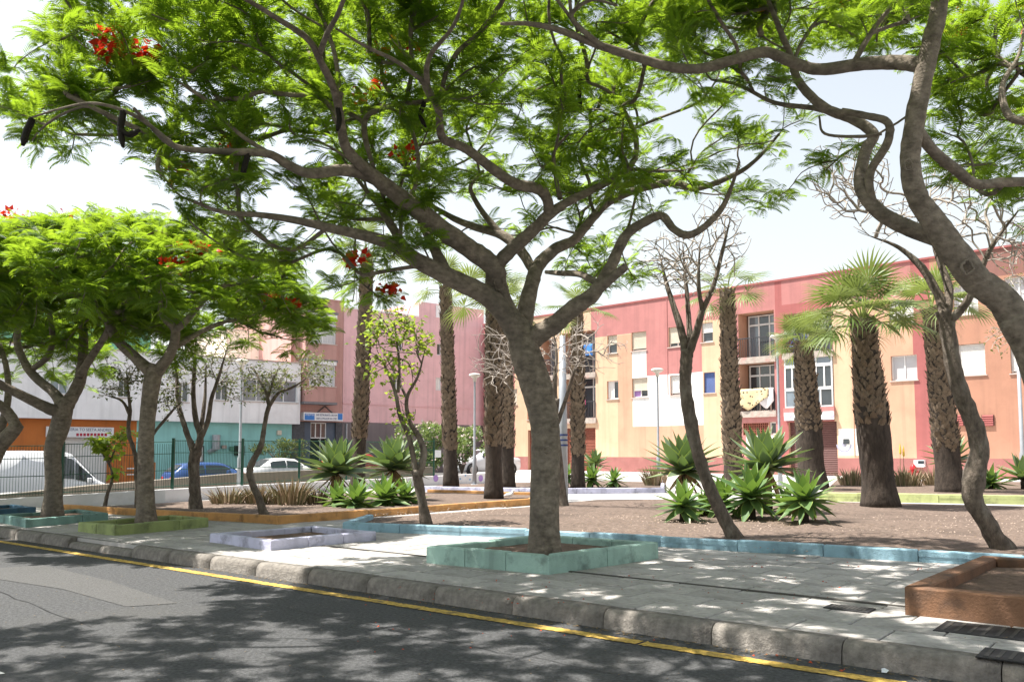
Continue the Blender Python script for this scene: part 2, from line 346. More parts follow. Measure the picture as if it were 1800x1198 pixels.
planter('n', (-110, 908), (-70, 914), (63, 903), .14, .13, M['k_navy'], 'navy blue planter cut by the left edge', 2, 2)
a0 = gnd(1592, 1079); c0 = gnd(1729, 1012); r0 = a0+Vector((A.x, A.y, 0))*2.6
planter('b', c0, a0, r0, .205, .15, M['k_brown'], 'tall brown planter in the lower right corner', 2, 2, .55, True)
# ------------------------------------------------------------------ planting beds
BEDS = {}
def bed(key, pts, front, h, th, m, label, zs=.06):
    P = [gnd(*p) for p in pts]; c = sum(P, Vector((0, 0, 0)))/len(P); c.z = .15
    t = thing('planting_bed', label, 'flower bed', c, 'soil beds of the square')
    n = len(P); area = sum(P[i].x*P[(i+1) % n].y-P[(i+1) % n].x*P[i].y for i in range(n))
    for i in range(n):
        if i not in front: continue
        p, q = P[i], P[(i+1) % n]; d = (q-p).xy.normalized(); nv = Vector((-d.y, d.x))*(1 if area > 0 else -1)
        blocks_along(p, q, h, th, m, t, max(1, round((q-p).length/.95)), inward=nv)
    soil_mesh([(p.x, p.y) for p in P], .15+zs, M['soil'], 'soil', t, .03, .3); BEDS[key] = t
bed('A', [(108, 898), (489, 921), (936, 886), (955, 874), (755, 868), (562, 871), (292, 888)], (0, 1, 2, 3), .135, .12, M['k_orange'], 'soil bed with orange painted kerb and aloes at the left')
bed('B', [(602, 932), (922, 946), (1800, 998), (2300, 1026), (2300, 902), (1800, 894), (1475, 886), (1180, 881), (1050, 882), (930, 895), (645, 917)], (0, 1, 2, 10), .13, .12, M['k_blue'], 'wide soil bed with light blue painted kerb and agaves')
bed('C', [(733, 862), (960, 867), (1168, 865), (1168, 850), (1050, 847), (920, 850), (780, 854)], (0, 1, 2), .15, .12, M['k_lavender'], 'far soil bed with lavender painted kerb')
bed('D', [(1440, 879), (1800, 885), (2300, 893), (2300, 857), (1800, 851), (1470, 848)], (0, 1), .2, .14, M['k_green'], 'far soil bed with pale green kerb before the flats', .1)
# pebbles and dry litter on the beds
V0 = np.array([(1, 0, 0), (-.5, .87, 0), (-.5, -.87, 0), (0, 0, .9)], np.float32); F0 = np.array([(0, 1, 3), (1, 2, 3), (2, 0, 3)])
pv = []; pf = []
def scatter_px(n, box, z, s0, s1):
    for _ in range(n):
        P = gnd(random.uniform(box[0], box[1]), random.uniform(box[2], box[3]), z); s = random.uniform(s0, s1); a = random.random()*6.3
        rot = np.array([(math.cos(a), -math.sin(a), 0), (math.sin(a), math.cos(a), 0), (0, 0, 1)]); pf.append(F0+len(pv)*4)
        pv.append((V0*s*np.array([1, random.uniform(.5, 1), random.uniform(.4, .9)])) @ rot.T+np.array([P.x, P.y, z-.005]))
scatter_px(900, (1000, 1800, 900, 935), .215, .008, .024); scatter_px(500, (640, 1150, 897, 925), .215, .008, .022); scatter_px(450, (330, 900, 884, 905), .215, .01, .026); scatter_px(300, (1320, 1780, 930, 968), .215, .007, .018)
tag(link('soil_gravel', np_mesh('soil_gravel', np.concatenate(pv), np.concatenate(pf), mat('gravel', (.27, .21, .17), 1, .4, 30))), 'loose stones scattered over the soil beds', kind='stuff')
pv = []; pf = []
scatter_px(70, (1200, 1800, 945, 1000), .156, .008, .02); scatter_px(60, (700, 1500, 1010, 1060), .157, .006, .016); scatter_px(40, (1300, 1750, 1110, 1185), .006, .008, .02); scatter_px(50, (620, 1400, 1040, 1150), .006, .006, .014)
tag(link('fallen_petals', np_mesh('fallen_petals', np.concatenate(pv), np.concatenate(pf), mat('fallen_petal', (.42, .07, .03), .9, .6, 30))), 'fallen red petals scattered along the kerb', kind='stuff')
# dry leaf litter in the gutter, along kerbs and on the paving
pv = []; pf = []; LV = np.array([(-1, 0, 0), (0, .38, .12), (1, 0, .05), (0, -.38, .1)], np.float32)
def litter(s, t, z, sz):
    P = st(s, t, z); a_ = random.random()*6.3; r_ = np.array([(math.cos(a_), -math.sin(a_), 0), (math.sin(a_), math.cos(a_), 0), (0, 0, 1)]); pf.append(np.array([(0, 1, 2, 3)])+len(pv)*4); pv.append((LV*sz) @ r_.T+np.array([P.x, P.y, z]))
for _ in range(1500): litter(random.uniform(-14, 11), -abs(random.gauss(0, .07))-.02, .006, random.uniform(.006, .022))
for _ in range(900): litter(random.uniform(-12, 11), random.uniform(.1, 4.2), .158, random.uniform(.005, .018))
for _ in range(500): litter(random.uniform(-8, 10), random.uniform(-3.5, -.3), .006, random.uniform(.005, .014))
for bx, n_ in (((340, 900, 884, 905), 260), ((650, 1150, 897, 926), 240), ((1000, 1790, 905, 955), 700), ((1150, 1460, 900, 930), 300)):
    for _ in range(n_):
        P = gnd(random.uniform(bx[0], bx[1]), random.uniform(bx[2], bx[3]), .222); s_, t_ = st_of(P); litter(s_, t_, .222+random.uniform(0, .02), random.uniform(.01, .028))
tag(link('leaf_litter', np_mesh('leaf_litter', np.concatenate(pv), np.concatenate(pf), mat('dry_litter', (.20, .14, .075), .95, .6, 12))), 'dry leaf litter in the gutter and on the paving', kind='stuff')
# cracks in the asphalt: thin crooked grooves of dark filler
for s0, t0, s1, t1 in ((-6.5, -1.5, 1.5, -2.4), (2.0, -1.0, 7.0, -1.35)):
    n = 26; b = MB(stf); pr = None; off_ = 0
    for i in range(n+1):
        f = i/n; off_ += random.gauss(0, .022); q = (s0+(s1-s0)*f, t0+(t1-t0)*f+off_)
        if pr: w0 = random.uniform(.002, .006); b.add([(pr[0], pr[1]-w0, .0045), (q[0], q[1]-w0, .0045), (q[0], q[1]+w0, .0045), (pr[0], pr[1]+w0, .0045)], [(0, 1, 2, 3)])
        pr = q
    b.build('crack', M['grate'], road)
P = gnd(1556, 1183, 0); b = MB(); b.add([(P.x+x, P.y+y, z) for x, y, z in ((-.022, 0, .008), (0, -.02, .01), (.024, 0, .02), (.005, .02, .03), (-.015, .015, .028))], [(0, 1, 3), (1, 2, 3), (0, 3, 4), (4, 1, 0)])
tag(b.build('paper_scrap', mat('paper', (.7, .72, .76), .9)), 'crumpled white paper scrap by the kerb stones', 'litter')
# ================================================================== street, low wall, fence
def strz(P): return min(.12, -.91+.05*((P[0]*SD.x+P[1]*SD.y)-6.3))
b = MB()
for i in range(40):
    q0, q1 = -30+i*2, -28+i*2
    row = []
    for q in (q0, q1):
        for o in (-.2, 24): p = SD*q+SN*(o)+(SOF-SD*SOF.dot(SD)); row.append((p.x, p.y, strz(p)-.0))
    b.add([row[0], row[1], row[3], row[2]], [(0, 1, 2, 3)])
tag(b.build('street', M['patch']), kind='structure')
M['ww'] = mat('whitewash', (.62, .61, .62), .9, .08, 1.5, .3, 30, (.42, .40, .40), 2.2, .5)
M['ramp'] = mat('ramp_wall', (.23, .20, .165), .9, .12, 2, .4, 30, (.22, .19, .16), 3, .6)
def offline(P, d):
    out = []
    for i in range(len(P)):
        t = (P[min(i+1, len(P)-1)]-P[max(0, i-1)]).xy.normalized(); out.append(P[i].xy+Vector((-t.y, t.x))*d)
    return out
ztops = [.38, ztop(FL[1], 877), ztop(FL[2], 860), ztop(FL[3], 846), ztop(FL[4], 840), ztop(FL[5], 831)]
def ribbon_wall(name, line, tops, zb, th, m, label, cat):
    o2 = offline(line, th); t = thing(name, label, cat, (line[1].x, line[1].y, .15)); b = MB(); vs = []; n = len(line)
    for i in range(n): vs += [(line[i].x, line[i].y, zb), (line[i].x, line[i].y, tops[i]), (o2[i].x, o2[i].y, tops[i]), (o2[i].x, o2[i].y, zb)]
    fs = []
    for i in range(n-1):
        for k in range(3): a = i*4+k; fs.append((a, a+4, a+5, a+1))
    fs += [(0, 1, 2, 3), (4*n-1, 4*n-2, 4*n-3, 4*n-4)]; b.add(vs, fs); b.build('wall', m, t); return t
lw = ribbon_wall('low_wall', FL, ztops, -.9, .22, M['ww'], 'low whitewashed wall carrying the green fence', 'wall')
M['purple'] = mat('purple_paint', (.35, .22, .5), .9); M['bluep'] = mat('blue_paint', (.15, .3, .5), .9)
def wall_mark(px, py, r, m, name):
    for i in range(1, 5):
        p, q = FL[i], FL[i+1]; d = ray(px, py); tt = (q-p).xy; det = d.x*tt.y-d.y*tt.x; k = (p.x*tt.y-p.y*tt.x)/det; X = d*k+Vector((0, 0, CAMZ))
        s = (X.xy-p.xy).dot(tt)/tt.length_squared
        if 0 <= s <= 1:
            tn = tt.normalized(); nv = Vector((tn.y, -tn.x)); b = MB()
            vs = [(X.x+tn.x*r*math.cos(a)+nv.x*.006, X.y+tn.y*r*math.cos(a)+nv.y*.006, X.z+r*math.sin(a)) for a in [2*math.pi*j/12 for j in range(12)]]
            b.add(vs, [tuple(range(12))]); b.build(name, m, lw); return
for px in (766, 845): wall_mark(px, 840, .13, M['purple'], 'painted_flower')
for px, py in ((809, 841), (818, 835), (826, 842)): wall_mark(px, py, .04, M['bluep'], 'painted_dot')
# street side retaining wall that climbs to the right
RL = [p for p in offline(FL, 3.2)]; RL = [Vector((p.x, p.y, 0)) for p in RL]
rt = [ztop(RL[0], 882), ztop(RL[1], 873), ztop(RL[2], 853), ztop(RL[3], 832), ztop(RL[4], 824), ztop(RL[5], 820)]
ribbon_wall('retaining_wall', RL, rt, -1.6, .3, M['ramp'], 'rough tan retaining wall climbing along the side street', 'wall')
sheet('verge', [(*p.xy, .02) for p in FL]+[(*(p.xy), .0) for p in reversed(RL)], M['earth'])
# fence
M['fgreen'] = mat('green_fence_paint', (.02, .075, .05), .5, .2, 10)
fence = thing('wire_fence', 'dark green welded wire fence standing on the low white wall', 'fence', (FL[1].x, FL[1].y, .4))
def along(P, s):
    for i in range(len(P)-1):
        L = (P[i+1].xy-P[i].xy).length
        if s <= L or i == len(P)-2: k = s/L; return P[i].xy.lerp(P[i+1].xy, k), ztops[i]*(1-k)+ztops[i+1]*k, (P[i+1].xy-P[i].xy).normalized()
        s -= L
CLN = [Vector((*p, 0)) for p in offline(FL, .11)]
TOT = sum((CLN[i+1]-CLN[i]).length for i in range(len(CLN)-1)); s = .2; npan = int(TOT/2.5)
for i in range(npan):
    s0 = s+i*2.5; p, z, d = along(CLN, s0); H = 1.05+.012*s0
    b = MB(); b.box(p.x-.03, p.x+.03, p.y-.03, p.y+.03, z-.05, z+H+.04); b.build('post', M['fgreen'], fence)
    if i == npan-1: break
    b = MB()
    for k in range(1, 44):
        p, z2, d = along(CLN, s0+2.5*k/44); b.tube([(p.x, p.y, z2+.03), (p.x, p.y, z+H)], .0055, 3, False)
    for hh in (.06, .40, .75, 1.0):
        pa, za, _ = along(CLN, s0); pb, zb, _ = along(CLN, s0+2.5); r = hh*(H-.02)
        b.tube([(pa.x, pa.y, za+r), (pb.x, pb.y, zb+r)], .009, 4, False)
    b.build('wire_panel', M['fgreen'], fence)
# ================================================================== facades
class Fac:
    def __init__(s, O, D, Nn): s.O, s.D, s.N = O, D, Nn
    def uv(s, px, py, d=0.0):
        r = ray(px, py); O = s.O+s.N*d; k = O.dot(s.N)/(r.x*s.N.x+r.y*s.N.y); X = r*k
        return (X.xy-O).dot(s.D), X.z+CAMZ
    def tf(s, p): q = s.O+s.D*p[0]+s.N*p[1]; return (q.x, q.y, p[2])          # (u, depth outwards, z)
    def rect(s, x0, y0, x1, y1, d=0.0):
        c = [s.uv(x, y, d) for x in (x0, x1) for y in (y0, y1)]
        u0 = (c[0][0]+c[1][0])/2; u1 = (c[2][0]+c[3][0])/2; v1 = (c[0][1]+c[2][1])/2; v0 = (c[1][1]+c[3][1])/2; v0, v1 = min(v0, v1), max(v0, v1)
        return [min(u0, u1), max(u0, u1), v0, v1]
    def mb(s): return MB(s.tf)
def wallgrid(fac, extent, regions, holes, parent, d=0.0, rev=.28, revmat=None):
    """front skin cut by holes, one mesh for each painted colour; deep reveals round the openings"""
    us = sorted({extent[0], extent[1], *[r[0] for r, _ in regions], *[r[1] for r, _ in regions], *[h[0] for h in holes], *[h[1] for h in holes]})
    vs_ = sorted({extent[2], extent[3], *[r[2] for r, _ in regions], *[r[3] for r, _ in regions], *[h[2] for h in holes], *[h[3] for h in holes]})
    us = [u for u in us if extent[0]-1e-6 <= u <= extent[1]+1e-6]; vs_ = [v for v in vs_ if extent[2]-1e-6 <= v <= extent[3]+1e-6]
    cell = {}
    for i in range(len(us)-1):
        for j in range(len(vs_)-1):
            if us[i+1]-us[i] < 1e-5 or vs_[j+1]-vs_[j] < 1e-5: continue
            u, v = (us[i]+us[i+1])/2, (vs_[j]+vs_[j+1])/2
            if any(h[0] < u < h[1] and h[2] < v < h[3] for h in holes): continue
            for r, m in regions:
                if r[0] < u < r[1] and r[2] < v < r[3]: cell[i, j] = m
    seen = set()
    for c0_ in list(cell):                                            # each unbroken patch of one colour is a part
        if c0_ in seen: continue
        st0 = [c0_]; seen.add(c0_); b = fac.mb(); vid = {}; vl = []; fl = []
        def V_(i, j):
            if (i, j) not in vid: vid[i, j] = len(vl); vl.append((us[i], d, vs_[j]))
            return vid[i, j]
        while st0:
            i, j = st0.pop(); fl.append((V_(i, j), V_(i+1, j), V_(i+1, j+1), V_(i, j+1)))
            for q in ((i+1, j), (i-1, j), (i, j+1), (i, j-1)):
                if q in cell and q not in seen and cell[q] == cell[c0_]: seen.add(q); st0.append(q)
        b.add(vl, fl); b.build('painted_wall', M[cell[c0_]], parent)
    for h in holes:
        u0, u1, v0, v1 = h[:4]; e = d-(rev if len(h) < 5 else h[4]); b = fac.mb()
        vv = [(u0, d, v0), (u1, d, v0), (u1, d, v1), (u0, d, v1), (u0, e, v0), (u1, e, v0), (u1, e, v1), (u0, e, v1)]
        b.add(vv, [(0, 4, 7, 3), (1, 2, 6, 5), (3, 7, 6, 2), (0, 1, 5, 4)]); b.build('reveal', M[revmat or 'p_salmon'], parent)
def window(fac, r, parent, d=0.0, rec=.14, cols=2, shutter=0.0, shmat='shutter', frame='wframe', glass='glass', sill=True, fw=.06, back=True, curtain=None):
    u0, u1, v0, v1 = r[:4]; b = fac.mb(); y0, y1 = d-rec-.05, d-rec
    b.box(u0, u0+fw, y0, y1, v0, v1); b.box(u1-fw, u1, y0, y1, v0, v1); b.box(u0+fw, u1-fw, y0, y1, v0, v0+fw); b.box(u0+fw, u1-fw, y0, y1, v1-fw, v1)
    for i in range(1, cols): c = u0+(u1-u0)*i/cols; b.box(c-fw*.5, c+fw*.5, y0, y1-.002, v0+fw, v1-fw)
    w_ = b.build('window', M[frame], parent)
    for i in range(cols):
        a, c = u0+(u1-u0)*i/cols, u0+(u1-u0)*(i+1)/cols; b = fac.mb(); b.quad((a+.02, y0+.012, v0+.02), (c-.02, y0+.012, v0+.02), (c-.02, y0+.012, v1-.02), (a+.02, y0+.012, v1-.02)); b.build('pane', M[curtain if curtain and i % 2 == 0 else glass], w_)
    if shutter > 0:
        b = fac.mb(); n = max(3, int((v1-v0)*shutter/.055)); hh = (v1-v0)*shutter
        for i in range(n):
            za = v1-hh*(i+1)/n; zb = v1-hh*i/n; b.add([(u0+.01, d-rec+.03, za), (u1-.01, d-rec+.03, za), (u1-.01, d-rec+.052, (za+zb)/2), (u0+.01, d-rec+.052, (za+zb)/2), (u1-.01, d-rec+.03, zb-.006), (u0+.01, d-rec+.03, zb-.006)], [(0, 1, 2, 3), (3, 2, 4, 5)])
        b.box(u0+.005, u1-.005, d-rec+.026, d-rec+.06, v1-hh-.03, v1-hh-.001); b.build('shutter', M[shmat], w_)
    if sill:
        b = fac.mb(); b.box(u0-.06, u1+.06, d-rec, d+.05, v0-.05, v0-.002); b.build('sill', M['sillm'], w_)
    return w_
for k, c in dict(p_red=(.44, .19, .18), p_salmon=(.54, .32, .22), p_peach=(.62, .43, .29), p_white=(.78, .77, .75), p_dark=(.25, .125, .105), p_stripe=(.36, .12, .115), p_rust=(.43, .225, .155),
                 p_pink=(.74, .47, .49), p_mauve=(.50, .29, .26), p_greybase=(.19, .165, .17), p_offwhite=(.84, .83, .84), p_teal=(.30, .60, .58), p_orange=(.50, .165, .045), p_cream=(.74, .62, .53), p_green=(.10, .24, .17)).items():
    M[k] = mat(k[2:]+'_render', c, .9, .08, .8, .25, 25, tuple(v*.78 for v in c), 1.1, .5, streak=.35)
M['p_tile'] = mat('slate_cladding', (.075, .08, .092), .55, .3, 9, .5, 20)
M['p_plinth'] = mat('plinth_paint', (.30, .125, .115), .8, .1, 2, .2, 20, (.4, .22, .18), 1.2, .4)
M['wframe'] = mat('white_window_frame', (.74, .74, .74), .5, .04); M['sillm'] = mat('sill', (.5, .42, .38), .8, .1)
M['glass'] = glassmat('dark_window_glass', (.035, .045, .055)); M['glassb'] = glassmat('sky_window_glass', (.16, .20, .24))
M['shutter'] = mat('cream_shutter', (.66, .60, .50), .6, .06, 3); M['shutw'] = mat('white_shutter', (.74, .73, .71), .6, .04, 3); M['shutb'] = mat('blue_shutter', (.10, .16, .38), .5, .1, 3); M['shutg'] = mat('grey_shutter', (.50, .50, .52), .6, .05, 3)
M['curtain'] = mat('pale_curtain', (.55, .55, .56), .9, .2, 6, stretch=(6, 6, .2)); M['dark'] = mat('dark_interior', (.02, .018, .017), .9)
M['doorbr'] = mat('brown_roller_door', (.115, .05, .045), .6, .1, 3); M['brick'] = mat('brick_lattice', (.22, .075, .05), .9, .2, 12); M['rail'] = mat('dark_railing', (.05, .052, .06), .5)
M['conc'] = mat('bare_concrete', (.40, .35, .31), .9, .2, 5, .4, 40, (.5, .2, .18), 3, .7); M['metal'] = mat('galvanised_metal', (.36, .38, .41), .45, .1, 6, metal=.35); M['signw'] = mat('sign_white', (.75, .76, .78), .5, .04); M['signb'] = mat('sign_blue', (.05, .20, .55), .5, .1); M['ink'] = mat('sign_ink', (.03, .05, .16), .6)
def lettering(fac, txt, px0, py0, px1, py1, d, m, parent, name='lettering'):
    u0, u1, v0, v1 = fac.rect(px0, py0, px1, py1, d); c = bpy.data.curves.new(name, 'FONT'); c.body = txt; c.size = 1; c.extrude = 0.004; c.materials.append(m)
    o0 = link(name, c); bpy.context.view_layer.update(); dm = o0.dimensions.copy(); me = bpy.data.meshes.new_from_object(o0.evaluated_get(bpy.context.evaluated_depsgraph_get())); bpy.data.objects.remove(o0); o = link(name, me, parent); sx, sy = (u1-u0)/max(.01, dm.x), (v1-v0)/max(.01, dm.y)
    q = fac.tf((u0, d, v0)); Mx = Matrix(((fac.D.x*sx, 0, fac.N.x, q[0]), (fac.D.y*sx, 0, fac.N.y, q[1]), (0, sy, 0, q[2]), (0, 0, 0, 1)))
    o.matrix_basis = Matrix.Translation(-off(parent)) @ Mx; return o
# ------------------------------------------------------------------ apartment block on the right
RF = Fac(ROF, RD, RN); rc = RF.rect
apt = thing('apartment_block', 'three storey block of flats patched in red, peach and white', 'building', (ROF.x, ROF.y, .15))
ZT = 10.1; U0, U1 = -12.0, 44.0; ex = [U0, U1, -.2, ZT]
def rr(x0, y0, x1, y1): return rc(x0, y0, x1, y1)
def col(x0, x1): return RF.uv(x0, 700)[0], RF.uv(x1, 700)[0]
def vz(px, py): return RF.uv(px, py)[1]
big = [U0, U1, -.2, ZT]
reg = [(big, 'p_peach')]
def region(x0, x1, ya, yb, m, at=None):
    a, c = col(x0, x1); z1 = ZT if ya is None else vz(at or (x0+x1)/2, ya); z0 = -.2 if yb is None else vz(at or (x0+x1)/2, yb); reg.append(([a, c, z0, z1], m))
region(840, 905, None, None, 'p_red'); region(905, 985, None, None, 'p_peach')
region(1040, 1700, None, 565, 'p_red', 1258); region(1040, 1136, None, 588, 'p_red'); region(1136, 1235, None, 658, 'p_red')
region(1110, 1137, 616, 663, 'p_white'); region(1112, 1236, 658, 748, 'p_white', 1170)
region(1086, 1112, 588, 803, 'p_salmon'); region(1112, 1236, 748, 803, 'p_salmon', 1170); region(1236, 1254, 562, 803, 'p_peach'); region(1254, 1296, 560, 803, 'p_peach')
region(1296, 1366, 545, None, 'p_red'); region(1366, 1378, None, None, 'p_stripe'); region(1378, 1466, 530, None, 'p_stripe')
region(1466, 1502, 530, None, 'p_peach'); region(1502, 1612, 525, None, 'p_salmon'); region(1608, 1642, None, None, 'p_stripe'); region(1642, 2600, None, None, 'p_rust'); region(1700, 2600, None, 487, 'p_dark', 1740)
region(1310, 1365, 765, 800, 'p_white'); region(1472, 1514, 753, 800, 'p_white')
reg.append(([U0, U1, -.2, vz(1150, 803)], 'p_plinth'))
W = [(rr(1067.6, 589, 1084.5, 621), dict(shutter=.48, cols=1)), (rr(1110, 583, 1136, 616), dict(shutter=.86, cols=1)), (rr(1067, 669, 1087, 701), dict(cols=2, curtain='shutw')), (rr(1111, 664, 1138.5, 698), dict(shutter=.62, curtain='purple')),
     (rr(1175, 574, 1204, 609), dict(shutter=.78)), (rr(1233, 567, 1253, 601), dict(shutter=.48, cols=1, shmat='shutw')), (rr(1178, 659, 1208, 694), dict(shutter=.86, shmat='shutw')), (rr(1237, 654, 1257, 690), dict(shutter=.97, shmat='shutb', cols=1)),
     (rr(1566, 624, 1612, 668), dict(shutter=.0, glass='shutg', cols=2, fw=.05)), (rr(1562, 527, 1606, 566), dict(shutter=.78, shmat='shutw')), (rr(1684, 604, 1732, 659), dict(shutter=.97, shmat='shutw')), (rr(1675, 500, 1719, 553), dict(cols=3, glass='curtain')),
     (rr(1776, 600, 1822, 655), dict(shutter=.9, shmat='shutw')), (rr(1766, 485, 1815, 540), dict(cols=2, glass='curtain')), (rr(900, 683, 909, 711), dict(shutter=.95)), (rr(927, 690, 933, 737), dict(glass='glassb', cols=1))]
balc = []   # (hole rect, railing top px height fraction, style)
B1t = rr(1298, 548, 1361, 627); B1m = rr(1300, 637, 1362, 722); B2t = rr(1378, 548, 1462, 618); B2m = rr(1379, 624, 1465, 716); B0t = rr(989, 583, 1046, 656); B0m = rr(991, 661, 1047, 735); B3t = rr(950, 596, 978, 660); B3m = rr(950, 668, 978, 738)
G1 = rr(993, 752, 1047, 826); G2 = rr(1387, 741, 1472, 835); GL = rr(1306, 743, 1351, 764); GW = rr(1352, 741, 1364, 763); G0 = rr(928, 755, 985, 830)
for g in (G1, G2, G0): g[2] = .16
holes = [w_[0] for w_ in W]+[x+[1.1] for x in (B1t, B1m, B2t, B0t, B0m, B3t, B3m)]+[B2m+[.3], G1, G2, GL, GW, G0]
wallgrid(RF, ex, reg, holes, apt)
b = RF.mb(); b.box(U0, U1, -11, -1.5, -.3, ZT-.1); b.build('rear_volume', M['p_rust'], apt)
b = RF.mb(); b.box(U0-.05, U1, -1.5, .05, ZT-.002, ZT+.09); b.build('coping', M['p_stripe'], apt)
b = RF.mb(); b.box(U0, U0+.02, -1.5, 0, -.3, ZT); b.build('end_wall', M['p_red'], apt)
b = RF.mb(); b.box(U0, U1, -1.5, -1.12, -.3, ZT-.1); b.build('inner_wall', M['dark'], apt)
for r_, kw in W: window(RF, r_, apt, **kw)
def balcony(r, style, parent):
    u0, u1, v0, v1 = r[:4]; deep = -1.08
    b = RF.mb(); b.box(u0-.08, u1+.08, -.25, .12, v0-.32, v0); s_ = b.build('balcony_slab', M['conc'], parent)
    n = 3; w_ = window(RF, [u0+.1, u1-.1, v0+.02, v1-.05], parent, d=-.75, cols=n, glass='glass', sill=False, fw=.07, curtain='glassb' if style != 2 else None)
    b = RF.mb(); b.box(u0+.17, u1-.17, -.895, -.845, v0+(v1-v0)*.74, v0+(v1-v0)*.78); b.build('transom', M['wframe'], w_)
    b = RF.mb(); b.box(u0+.01, u1-.01, .03, .08, v0+.98, v0+1.03); rl = b.build('railing', M['rail'], parent)
    k = int((u1-u0)/.12)
    b = RF.mb()
    for i in range(k+1): c = u0+.03+(u1-u0-.06)*i/k; b.box(c-.011, c+.011, .044, .066, v0+.002, v0+.98)
    b.build('bars', M['rail'], rl)
for r_, sty in ((B1t, 0), (B1m, 2), (B2t, 0), (B0t, 1), (B0m, 0), (B3t, 0), (B3m, 0)): balcony(r_, sty, apt)
# glazed-in balcony
u0, u1, v0, v1 = B2m; w_ = window(RF, [u0+.02, u1-.02, v0+(v1-v0)*.36, v0+(v1-v0)*.80], apt, d=.1, rec=.05, cols=6, sill=False, fw=.07); window(RF, [u0+.02, u1-.02, v0+(v1-v0)*.80+.01, v1-.01], apt, d=.1, rec=.05, cols=3, sill=False, fw=.07, curtain='glassb')
window(RF, [u0+.02, u1-.02, v0+.02, v0+(v1-v0)*.36-.01], apt, d=.1, rec=.05, cols=4, sill=False, fw=.06, curtain='glassb'); b = RF.mb(); b.box(u0-.05, u1+.05, -.1, .14, v0-.4, v0+.015); b.build('balcony_slab', M['p_red'], apt)
for g in (G1, G2, G0):
    b = RF.mb(); n = int((g[3]-g[2])/.09)
    for i in range(n): za = g[2]+(g[3]-g[2])*i/n; b.add([(g[0], -.2, za), (g[1], -.2, za), (g[1], -.175, za+.045), (g[0], -.175, za+.045), (g[1], -.2, za+.088), (g[0], -.2, za+.088)], [(0, 1, 2, 3), (3, 2, 4, 5)])
    b.build('roller_door', M['doorbr'] if g is G2 else M['brick'], apt)
b = RF.mb(); u0, u1, v0, v1 = GL; b.quad((u0, -.2, v0), (u1, -.2, v0), (u1, -.2, v1), (u0, -.2, v1)); b.build('lattice_back', M['dark'], apt)
b = RF.mb()
for i in range(13): c = u0+(u1-u0)*i/12; b.box(c-.03, c+.03, -.16, -.06, v0, v1)
for j in range(6): c = v0+(v1-v0)*j/5; b.box(u0, u1, -.158, -.062, c-.022, c+.022)
b.build('brick_lattice', M['brick'], apt); window(RF, GW, apt, cols=1, sill=False)
for x0, x1 in ((1675.6, 1695), (1726, 1748)):
    r_ = rr(x0, 729, x1, 748); b = RF.mb(); b.box(r_[0], r_[1], .004, .05, r_[2], r_[3]); v_ = b.build('vent', M['doorbr'], apt)
    for i in range(5): z = r_[2]+(r_[3]-r_[2])*(i+.5)/5; b = RF.mb(); b.add([(r_[0]+.03, .052, z-.06), (r_[1]-.03, .052, z-.06), (r_[1]-.03, .09, z+.0), (r_[0]+.03, .09, z), (r_[1]-.03, .052, z+.04), (r_[0]+.03, .052, z+.04)], [(0, 1, 2, 3), (3, 2, 4, 5)]); b.build('louvre', M['p_stripe'], v_)
b = RF.mb(); b.box(*[*col(1499, 1500.5)], .0, .035, 1.2, 8.2); b.build('drainpipe', M['p_salmon'], apt)
b = RF.mb(); a_, c_ = col(1174, 1175); b.box(a_, a_+.03, .001, .03, 4.6, ZT); b.build('cable_duct', M['p_red'], apt)
r_ = rr(1382, 724, 1469, 738); b = RF.mb(); b.box(r_[0], r_[1], .15, .24, r_[2], r_[3]); sg = tag(b.build('shop_sign', M['signw']), 'long white fascia sign with purple flower emblems over brown roller door', 'sign')
for px in (1388, 1461):
    uu, vv = RF.uv(px, 731, .24); b = RF.mb()
    for k in range(5):
        a = math.pi*(.18+.16*k); b.add([(uu, .246, vv-.12), (uu+.16*math.cos(a-.1), .246, vv-.12+.26*math.sin(a-.1)), (uu+.18*math.cos(a), .246, vv-.12+.32*math.sin(a)), (uu+.16*math.cos(a+.1), .246, vv-.12+.26*math.sin(a+.1))], [(0, 1, 2, 3)])
    e = b.build('emblem', M['purple'], sg)
# painted figure and little screen on the white panel by the roller door
b = RF.mb(); cu, cv = RF.uv(1484, 788, 0)
for k in range(10):
    a0_, a1_ = math.pi*(1.0+.1*k), math.pi*(1.0+.1*(k+1)); r1, r2 = .38, .30
    b.quad((cu+r1*math.cos(a0_), .006, cv+.2+r1*math.sin(a0_)), (cu+r1*math.cos(a1_), .006, cv+.2+r1*math.sin(a1_)), (cu+r2*math.cos(a1_), .006, cv+.2+r2*math.sin(a1_)), (cu+r2*math.cos(a0_), .006, cv+.2+r2*math.sin(a0_)))
b.add([(cu+.12*math.cos(2*math.pi*k/10), .007, cv+.2+.12*math.sin(2*math.pi*k/10)) for k in range(10)], [tuple(range(10))]); b.build('painted_figure', mat('grey_mural', (.33, .33, .42), .9), apt)
r_ = rr(1483, 771, 1493, 780); b = RF.mb(); b.box(r_[0], r_[1], .003, .06, r_[2], r_[3]); b.build('meter_hatch', M['glass'], apt)
r_ = rr(1609, 808, 1627, 820); b = RF.mb(); b.box(r_[0], r_[1], .003, .2, r_[2], r_[3]); mb_ = tag(b.build('meter_box', M['signw']), 'white meter box with a dark pane beside the red hydrant', 'meter box')
u_, v_ = RF.uv(1619, 812, .2); b = RF.mb(); b.box(u_-.13, u_+.13, .201, .212, v_-.07, v_+.07); b.build('pane', M['glass'], mb_)
